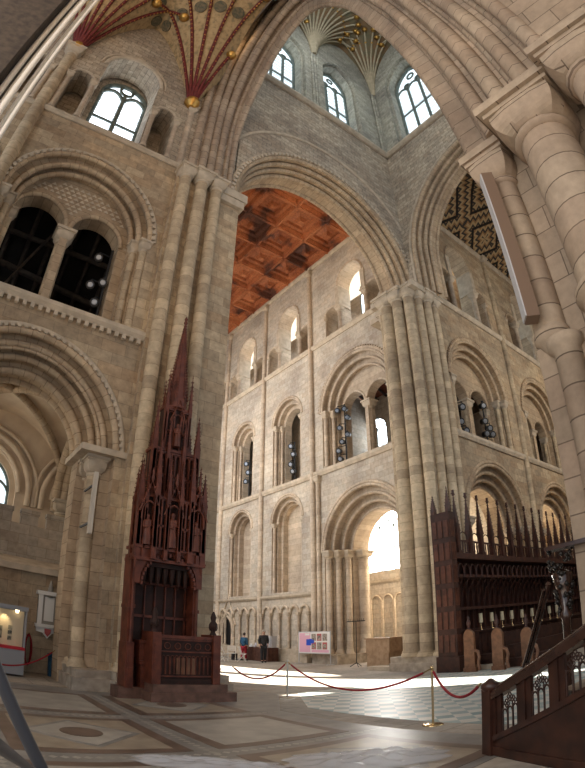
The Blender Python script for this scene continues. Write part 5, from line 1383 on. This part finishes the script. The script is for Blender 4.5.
# ------------------------------------------------------------------ visitors
def person(x, y, face, h, coat, legs, hair, lab, name='person', hairlen=0, carry=False):
    t = thing(name, lab, 'person', (x, y, 0))
    k = h / 1.75; c, s_ = math.cos(face), math.sin(face)      # faces along (c, s_)
    def w(f, r, z): return Vector((x + f * c * k + r * s_ * k, y + f * s_ * k - r * c * k, z * k))
    def skin(name, V, E_, R_, mat, root=0, par=None, lvl=2):
        me = bpy.data.meshes.new(name); me.from_pydata([tuple(v) for v in V], E_, []); me.materials.append(mat)
        o = bpy.data.objects.new(name, me); C.objects.link(o); o.parent = par or t
        if o.parent == t: o.matrix_parent_inverse = Matrix.Translation(t.location).inverted()
        md = o.modifiers.new('skin', 'SKIN'); md.use_smooth_shade = True
        for i, v in enumerate(me.skin_vertices[0].data): v.radius = (R_[i] * k, R_[i] * k); v.use_root = (i == root)
        sb_ = o.modifiers.new('sub', 'SUBSURF'); sb_.levels = lvl; sb_.render_levels = lvl
        return o
    # one continuous body: pelvis, trunk, neck, head, arms, hands, legs
    V = [w(0, 0, .95), w(.01, 0, 1.15), w(.0, 0, 1.38), w(.0, 0, 1.49), w(.02, 0, 1.58), w(.03, 0, 1.68),
         w(0, .17, 1.41), w(-.01, .23, 1.16), w(.06, .22, .94), w(.08, .21, .86), w(0, -.17, 1.41), w(-.01, -.23, 1.16), w(.1, -.2, .98), w(.14, -.19, .91),
         w(0, .09, .88), w(.05, .10, .5), w(.08, .10, .1), w(.19, .11, .045), w(0, -.09, .88), w(-.03, -.10, .5), w(-.10, -.10, .1), w(.01, -.11, .045)]
    E_ = [(0, 1), (1, 2), (2, 3), (3, 4), (4, 5), (2, 6), (6, 7), (7, 8), (8, 9), (2, 10), (10, 11), (11, 12), (12, 13), (0, 14), (14, 15), (15, 16), (16, 17), (0, 18), (18, 19), (19, 20), (20, 21)]
    Rr = [.14, .13, .15, .06, .075, .085, .07, .05, .038, .03, .07, .05, .038, .03, .09, .065, .045, .04, .09, .065, .045, .04]
    skinm = new_mat('skin_' + name, .6, 0, (.50, .30, .22))[0]
    skin('body', V, E_, Rr, skinm)
    # clothing
    Vc = [w(0, 0, .86), w(.01, 0, 1.13), w(.0, 0, 1.38), w(0, 0, 1.47), w(0, .185, 1.40), w(-.01, .24, 1.16), w(.05, .225, .97), w(0, -.185, 1.40), w(-.01, -.24, 1.16), w(.09, -.205, 1.0)]
    skin('coat', Vc, [(0, 1), (1, 2), (2, 3), (2, 4), (4, 5), (5, 6), (2, 7), (7, 8), (8, 9)], [.185, .17, .18, .085, .09, .07, .055, .09, .07, .055], coat)
    Vl = [w(0, 0, .93), w(0, .095, .84), w(.05, .10, .5), w(.08, .10, .1), w(0, -.095, .84), w(-.03, -.10, .5), w(-.10, -.10, .1)]
    skin('trousers', Vl, [(0, 1), (1, 2), (2, 3), (0, 4), (4, 5), (5, 6)], [.15, .115, .085, .07, .115, .085, .07], legs)
    for a in ((.08, .10), (-.10, -.10)):
        mb = MB(); P = [w(a[0] - .06, a[1], .05), w(a[0] + .05, a[1], .055), w(a[0] + .15, a[1] * 1.05, .04)]; mb.tube(P, .048 * k, 8); mb.build('shoe', M['black'], t)
    # fingers, ears, nose
    for hx, hr, hz in ((.08, .21, .86), (.14, -.19, .91)):
        mb = MB()
        for q in range(4): mb.tube([w(hx - .02 + q * .016, hr, hz - .02), w(hx - .02 + q * .017, hr, hz - .06), w(hx - .01 + q * .017, hr, hz - .085 - (.01 if q in (1, 2) else 0))], .0085 * k, 5)
        mb.tube([w(hx + .02, hr, hz), w(hx + .05, hr, hz - .03), w(hx + .055, hr, hz - .055)], .0095 * k, 5); mb.build('fingers', skinm, t)
    mb = MB(); mb.tube([w(.10, 0, 1.67), w(.135, 0, 1.63)], .014 * k, 6); mb.build('nose', skinm, t)
    for s in (-1, 1):
        mb = MB(); mb.tube([w(.02, s * .083, 1.63), w(.015, s * .092, 1.67)], .016 * k, 6); mb.build('ear', skinm, t)
        mb = MB(); mb.tube([w(.103, s * .032, 1.665), w(.112, s * .032, 1.665)], .011 * k, 6); mb.build('eye', M['black'], t)
    # hair cap
    mb = MB(); rows = []
    for i in range(7):
        e = PI / 2 * (1 - i / 6 * (1.15 if hairlen == 0 else 1.5)); row = []
        for j in range(14):
            a = 2 * PI * j / 14; rr = .098 * math.cos(e) if e > -.2 else .1
            f = rr * math.cos(a); back = 1 if f < .03 else 0
            ee = e if back or e > .5 else .5 + (e - .5) * .15
            row.append(w(.02 + .1 * math.cos(ee) * math.cos(a), .092 * math.cos(ee) * math.sin(a), 1.675 + .108 * math.sin(ee)))
        rows.append(row)
    mb.grid(rows, None, True, True); mb.build('hair', hair, t)
    return t
M['bluecoat'] = noisy('blue_coat', (.02, .07, .14), (.04, .12, .20), 8, .85); M['redtr'] = noisy('red_trousers', (.28, .02, .03), (.38, .03, .05), 8, .85)
M['darkcoat'] = noisy('dark_coat', (.02, .02, .022), (.04, .04, .042), 8, .85); M['hairdark'] = noisy('dark_hair', (.03, .02, .015), (.06, .04, .03), 30, .6); M['hairgrey'] = noisy('grey_hair', (.40, .38, .35), (.55, .52, .48), 30, .6)
person(16.2, 25.55, R(20), 1.60, M['bluecoat'], M['redtr'], M['hairdark'], 'person in a blue coat and red trousers looking down at the leaflet table', hairlen=1)
person(16.15, 23.55, R(-110), 1.78, M['darkcoat'], M['darkcoat'], M['hairgrey'], 'grey-haired person in a dark coat and dark trousers walking past the leaflet table')
mb = MB(); mb.box(15.75, 25.9, .0, 16.0, 26.15, .38); mb.tube([(15.87, 25.95, .38), (15.87, 26.02, .5), (15.87, 26.1, .38)], .012, 6)
o = mb.build('shopping_bag', M['black']); o['label'] = 'small dark bag on the floor behind the person in the blue coat'; o['category'] = 'bag'

# ------------------------------------------------------------------ things on the presbytery aisle wall (far left)
ex = thing('exhibit_case', 'tall white lit exhibition panel with a red stripe at the left edge behind the arch', 'exhibition panel', (1.7, 13.2, 0))
mb = MB(); mb.box(.3, 13.25, .05, 2.14, 13.5, 1.62); mb.box(.3, 13.02, .05, 2.14, 13.25, .95 * .72); mb.build('case_body', M['casegrey'], ex)
mb = MB(); mb.box(.32, 13.22, .72, 2.10, 13.25, 1.6); mb.build('panel', new_mat('printed_panel', .6, 0, (.55, .46, .32))[0], ex)
mb = MB(); mb.box(.3, 13.0, .66, 2.14, 13.24, .73); mb.build('red_stripe', new_mat('red_stripe', .5, 0, (.45, .02, .03))[0], ex)
for x in (1.25, 2.12):
    mb = MB(); mb.box(x - .02, 13.0, .73, x + .02, 13.04, 1.66); mb.build('upright', M['casegrey'], ex)
mb = MB(); mb.box(.3, 12.98, 1.62, 2.16, 13.5, 1.72); mb.build('canopy', M['casegrey'], ex)
M['photodark'] = noisy('dark_tree_print', (.02, .02, .02), (.3, .27, .2), 9, .6)
mb = MB(); mb.box(1.32, 13.205, .88, 1.58, 13.22, 1.18)
for z in (.86, 1.0, 1.12): mb.box(1.72, 13.205, z, 1.82, 13.22, z + .1)
mb.build('printed_picture', M['photodark'], ex)
for x in (1.4, 1.9):
    mb = MB(); mb.lathe(x, 13.1, [(.03, 1.55), (.05, 1.62)], 10); mb.build('spotlight', M['lampon'] if 'lampon' in M else emit('lit_bulb', (1, .8, .5), 6), ex)
l = bpy.data.lights.new('case_light', 'SPOT'); l.energy = 7; l.color = (1, .78, .45); l.spot_size = R(80); l.spot_blend = .8; l.shadow_soft_size = .03
lo = bpy.data.objects.new('case_light', l); C.objects.link(lo); lo.location = (1.6, 13.06, 1.54); lo.rotation_euler = (Vector((1.6, 13.22, 1.28)) - lo.location).to_track_quat('-Z', 'Y').to_euler(); lo.parent = ex; lo.matrix_parent_inverse = Matrix.Translation(ex.location).inverted()
mt = thing('memorial_tablet', 'pale marble memorial tablet with urn and shield fixed to the aisle wall', 'memorial', (2.95, 14.4, 1.1))
x0, x1, yy = 2.62, 3.24, 14.4
mb = MB(); mb.box(x0, yy - .1, 1.35, x1, yy - .005, 2.2); mb.build('tablet', M['marble_light'], mt)
mb = MB()
for x in (x0 + .06, x1 - .06): mb.box(x - .06, yy - .16, 1.35, x + .06, yy - .1, 2.15)
mb.box(x0 - .06, yy - .2, 2.15, x1 + .06, yy - .005, 2.25); mb.box(x0 - .05, yy - .18, 1.27, x1 + .05, yy - .005, 1.36); mb.build('frame', M['white'], mt)
mb = MB(); mb.box(x0 + .18, yy - .115, 1.45, x1 - .18, yy - .1, 2.1); mb.build('inscription_panel', M['white'], mt)
mb = MB(); mb.lathe((x0 + x1) / 2, yy - .1, [(.08, 2.25), (.04, 2.3), (.09, 2.10), (.1, 2.16), (.04, 2.48), (.02, 2.56)], 10); mb.build('urn', M['marble_light'], mt)
mb = MB(); P = [(-.32, 1.27), (.32, 1.27), (.3, 1.15), (.12, 1.12), (0, .98), (-.12, 1.12), (-.3, 1.15)]
f0 = [((x0 + x1) / 2 + a, yy - .12, z) for a, z in P]; f1 = [(p[0], yy - .005, p[2]) for p in f0]; mb.face(f0)
for a in range(7): mb.face([f0[a], f0[(a + 1) % 7], f1[(a + 1) % 7], f1[a]])
mb.build('apron', M['white'], mt)
mb = MB(); P = [(-.09, 1.24), (.09, 1.24), (.08, 1.12), (0, 1.03), (-.08, 1.12)]; f0 = [((x0 + x1) / 2 + a, yy - .14, z) for a, z in P]; mb.face(f0)
for a in range(5): q1, q2 = f0[a], f0[(a + 1) % 5]; mb.face([q1, q2, (q2[0], yy - .12, q2[2]), (q1[0], yy - .12, q1[2])])
mb.build('painted_shield', M['redp'], mt)
# coil of red rope on a hook and a rope across the arch
mb = MB()
for q in range(3):
    P = [(2.42 + (.075 + .01 * q) * math.sin(2 * PI * j / 16), 14.22 - .02 * q, .62 - .42 * math.cos(2 * PI * j / 16) * (1 - .05 * q)) for j in range(16)]; mb.tube(P, .02, 6, closed=True)
o = mb.build('rope_coil', M['rope']); o['label'] = 'looped spare red rope hanging on the aisle wall between exhibit and tablet'; o['category'] = 'rope'
m2 = MB(); m2.tube([(2.42, 14.25, 1.06), (2.42, 14.16, 1.03), (2.42, 14.12, 1.08)], .012, 6); m2.build('hook', M['brass'], o)
rope((2.95, 13.3, .75), (.9, 11.9, .5), .30, 'red rope across the left arch in front of the lit exhibition panel')
mb = MB(); mb.box(2.95, 13.9, 0.0, 3.15, 14.1, .55); mb.box(2.93, 13.88, .55, 3.17, 14.12, .6); o = mb.build('blue_bin', M['bluecoat']); o['label'] = 'dark blue bin just left of the arcade pier foot'; o['category'] = 'bin'

# ------------------------------------------------------------------ wall loudspeakers
ls = thing('column_loudspeaker', 'slim pale column loudspeaker strapped to the left arcade pier', 'loudspeaker', (3.05, 11.45, 3.5))
mb = MB(); mb.box(3.03, 11.36, 3.55, 3.13, 11.46, 5.0); mb.build('case', M['speaker'], ls)
mb = MB(); mb.box(3.035, 11.34, 3.57, 3.125, 11.36, 4.97); mb.build('grille', M['speaker'], ls)
for z in (3.8, 4.7): mb = MB(); mb.box(3.06, 11.46, z, 3.1, 12.3, z + .04); mb.build('bracket', M['black'], ls)
ls = thing('column_loudspeaker', 'slim pale column loudspeaker high on the shaft of the near right pier', 'loudspeaker', (5.75, 2.45, 5.2))
mb = MB(); mb.box(5.46, 2.10, 5.2, 5.68, 2.28, 8.0, R(38), (5.6, 2.2)); mb.build('case', M['speakerside'], ls)
mb = MB(); mb.box(5.465, 2.28, 5.22, 5.675, 2.30, 7.98, R(38), (5.6, 2.2)); mb.build('grille', M['speakergrey'], ls)
for z in (5.6, 7.4): mb = MB(); mb.box(5.6, 2.16, z, 6.0, 2.21, z + .05); mb.build('bracket', M['black'], ls)

# ------------------------------------------------------------------ theatre spotlights in the galleries
def spot(x, y, z, d, r, lab, group, hang=None):
    d = Vector(d).normalized(); t = thing('spotlight', lab, 'spotlight', (x, y, z), group)
    q = Vector((0, 0, 1)).rotation_difference(d).to_matrix().to_4x4(); T_ = Matrix.Translation((x, y, z)) @ q
    mb = MB(); mb.lathe(0, 0, [(r * .6, -r * 2.2), (r * .9, -r * 1.8), (r, 0), (r * 1.1, .02)], 12, M4=T_); mb.build('housing', M['black'], t)
    mb = MB(); mb.lathe(0, 0, [(r * .85, .005), (r * .6, .03)], 12, M4=T_); mb.build('lens', M['chrome'], t)
    mb = MB(); mb.tube([(x, y, z + r * 1.6), (x, y, z + r * 1.05)], r * .12, 5); mb.build('yoke', M['black'], t)
    if hang: m2 = MB(); m2.tube([(hang[0], hang[1], z + r * 1.6), (x, y, z + r * 1.6)], .025, 5); m2.build('arm', M['black'], t)
def rig(name_lab, x, y, z0, z1, pts, d, r, where, grp):
    mb = MB(); mb.tube([(x, y, z0), (x, y, z1)], .045, 6)
    o = mb.build('lighting_stand', M['black'])
    o['label'] = name_lab; o['category'] = 'lighting stand'
    hs = ['topmost', 'second from top', 'third from top', 'fourth from top', 'fifth from top', 'sixth from top', 'seventh from top', 'lowest but one', 'lowest']
    ps_ = sorted(pts, key=lambda p: -p[2]); n = len(ps_)
    for i, p in enumerate(ps_):
        h_ = 'lowest' if i == n - 1 and n > 1 else hs[i]
        spot(*p, d, r, '%s black spotlight %s' % (h_, where), grp, (x, y))
rig('black lighting stand in the dark twin opening high on the left wall', 2.68, 12.95, 9.4, 12.6, [(2.27, 12.9, 12.1), (2.24, 12.9, 11.0), (2.6, 12.85, 11.2), (2.5, 12.9, 10.45), (2.2, 12.85, 9.75), (2.5, 12.85, 9.6)], (-.3, -1, -.4), .13, 'in the dark left twin opening', 'spotlights in the left gallery')
rig('black lighting stand in the far left transept gallery window', 18.7, 29.3, 10.5, 13.6, [(18.5, 29.45, 13.3), (18.5, 29.2, 12.6), (18.5, 29.45, 12.0)], (-1, -.6, -.4), .17, 'in the far left transept gallery window', 'spotlights in the far transept gallery')
rig('black lighting stand in the middle transept gallery window', 18.7, 24.15, 10.5, 13.4, [(18.5, 24.3, 13.1), (18.5, 24.05, 12.5), (18.5, 24.3, 11.9), (18.5, 24.1, 11.4)], (-1, -.6, -.4), .16, 'in the middle transept gallery window', 'spotlights in the middle transept gallery')
rig('black lighting stand in the twin opening of the near transept bay', 18.6, 19.4, 10.5, 14.2, [(18.4, 19.8, 13.9), (18.4, 19.2, 13.8), (18.4, 19.0, 13.2), (18.35, 19.6, 12.75), (18.4, 19.05, 12.2), (18.4, 19.5, 11.9), (18.4, 19.8, 11.45), (18.4, 19.7, 10.95)], (-1, -.5, -.3), .15, 'in the twin opening of the near transept bay', 'spotlights in the near transept gallery')
rig('black lighting stand in the nave gallery opening above the stalls', 22.3, 12.7, 10.3, 12.9, [(22.1, 12.5, 12.5), (22.0, 12.5, 11.6), (22.4, 12.5, 11.3), (22.6, 12.5, 11.0), (22.0, 12.5, 10.9)], (-.5, -1, -.3), .17, 'in the right half of the nave gallery opening', 'spotlights right of the nave gallery column')
rig('black lighting stand in the left half of the nave gallery opening', 19.9, 12.75, 10.3, 12.2, [(20.0, 12.5, 11.85), (19.7, 12.5, 11.0), (20.05, 12.5, 10.6)], (-.5, -1, -.3), .17, 'in the left half of the nave gallery opening', 'spotlights left of the nave gallery column')

# ------------------------------------------------------------------ organ case and pipes hanging over the left top of the view
og = thing('organ_case', 'shadowed dark organ case with a fringe of pale upright pipes at the top left', 'organ', (-2.4, 7.0, 0))
mb = MB(); mb.box(-5.2, 6.6, 0, -2.0, 8.2, 17.5); mb.build('case', M['timber'], og)
for i, (dx, dy, r) in enumerate(((-1.88, 7.0, .07), (-1.74, 7.15, .055), (-1.60, 6.85, .07), (-1.46, 7.1, .05), (-1.34, 6.95, .05))):
    mb = MB(); mb.lathe(dx, dy, [(.03, 8.0), (r, 8.4 + .1 * i), (r, 16.6 - .1 * i)], 12); mb.build('pipe', M['white'], og)
mb = MB(); mb.box(-2.05, 6.6, 7.75, -1.25, 7.4, 8.0); mb.build('pipe_board', M['timber'], og)

# ------------------------------------------------------------------ foreground: grey poles, plastic sheet
def pole(a, b, r, lab):
    a, b = Vector(a), Vector(b); mb = MB(); mb.tube([a, b], r, 12); o = mb.build('metal_pole', M['darkgrey']); o['label'] = lab; o['category'] = 'pole'
    m2 = MB(); d = (b - a).normalized(); p = a.lerp(b, .5); m2.tube([p - d * .03, p + d * .03], r * 1.25, 12); m2.build('clamp', M['brass'], o)
    m3 = MB(); m3.lathe(b.x, b.y, [(r * 1.3, 0), (r * 1.3, .03), (r, .05)], 12); m3.build('rubber_foot', M['black'], o)
    return o
pole((.02, 1.78, 1.78), (.88, 2.2, .03), .025, 'thick dark grey metal pole slanting across the bottom left corner')
pole((.018, .55, 1.49), (1.085, 4.7, .03), .013, 'second dark grey pole below the thick one, only its end showing in the corner')
m_, nt, b = new_mat('plastic_sheet', .25, 0, (.62, .62, .64), spec=.6); b.inputs['Alpha'].default_value = .55; M['plastic'] = m_
def crumple(cx_, cy_, a, b_, rot, h, lab, seed):
    random.seed(seed); n = 34; ph = [(random.uniform(2, 9), random.uniform(-9, 9), random.uniform(0, 6)) for _ in range(7)]
    rows = []
    for i in range(n + 1):
        row = []
        for j in range(n + 1):
            u, v = i / n * 2 - 1, j / n * 2 - 1; rr = math.hypot(u, v); ed = max(0, 1 - rr ** 4)
            z = sum(abs(math.sin(p[0] * u + p[1] * v + p[2])) for p in ph) / 7
            k = 1 / max(1, rr ** .5)
            x, y = u * a * k * (1 + .06 * math.sin(9 * v)), v * b_ * k * (1 + .06 * math.sin(7 * u))
            row.append((cx_ + x * math.cos(rot) - y * math.sin(rot), cy_ + x * math.sin(rot) + y * math.cos(rot), .026 + h * (1 - z) * ed))
        rows.append(row)
    mb = MB(); mb.grid(rows); o = mb.build('plastic_sheet', M['plastic']); o['label'] = lab; o['category'] = 'plastic sheet'; return o
crumple(4.5, 4.45, .95, .45, R(-38), .16, 'crumpled translucent plastic sheet on the floor near the oak stair', 5)
crumple(2.9, 5.3, .85, .3, R(-38), .12, 'flat translucent plastic sheet on the marble floor at the bottom centre', 8)
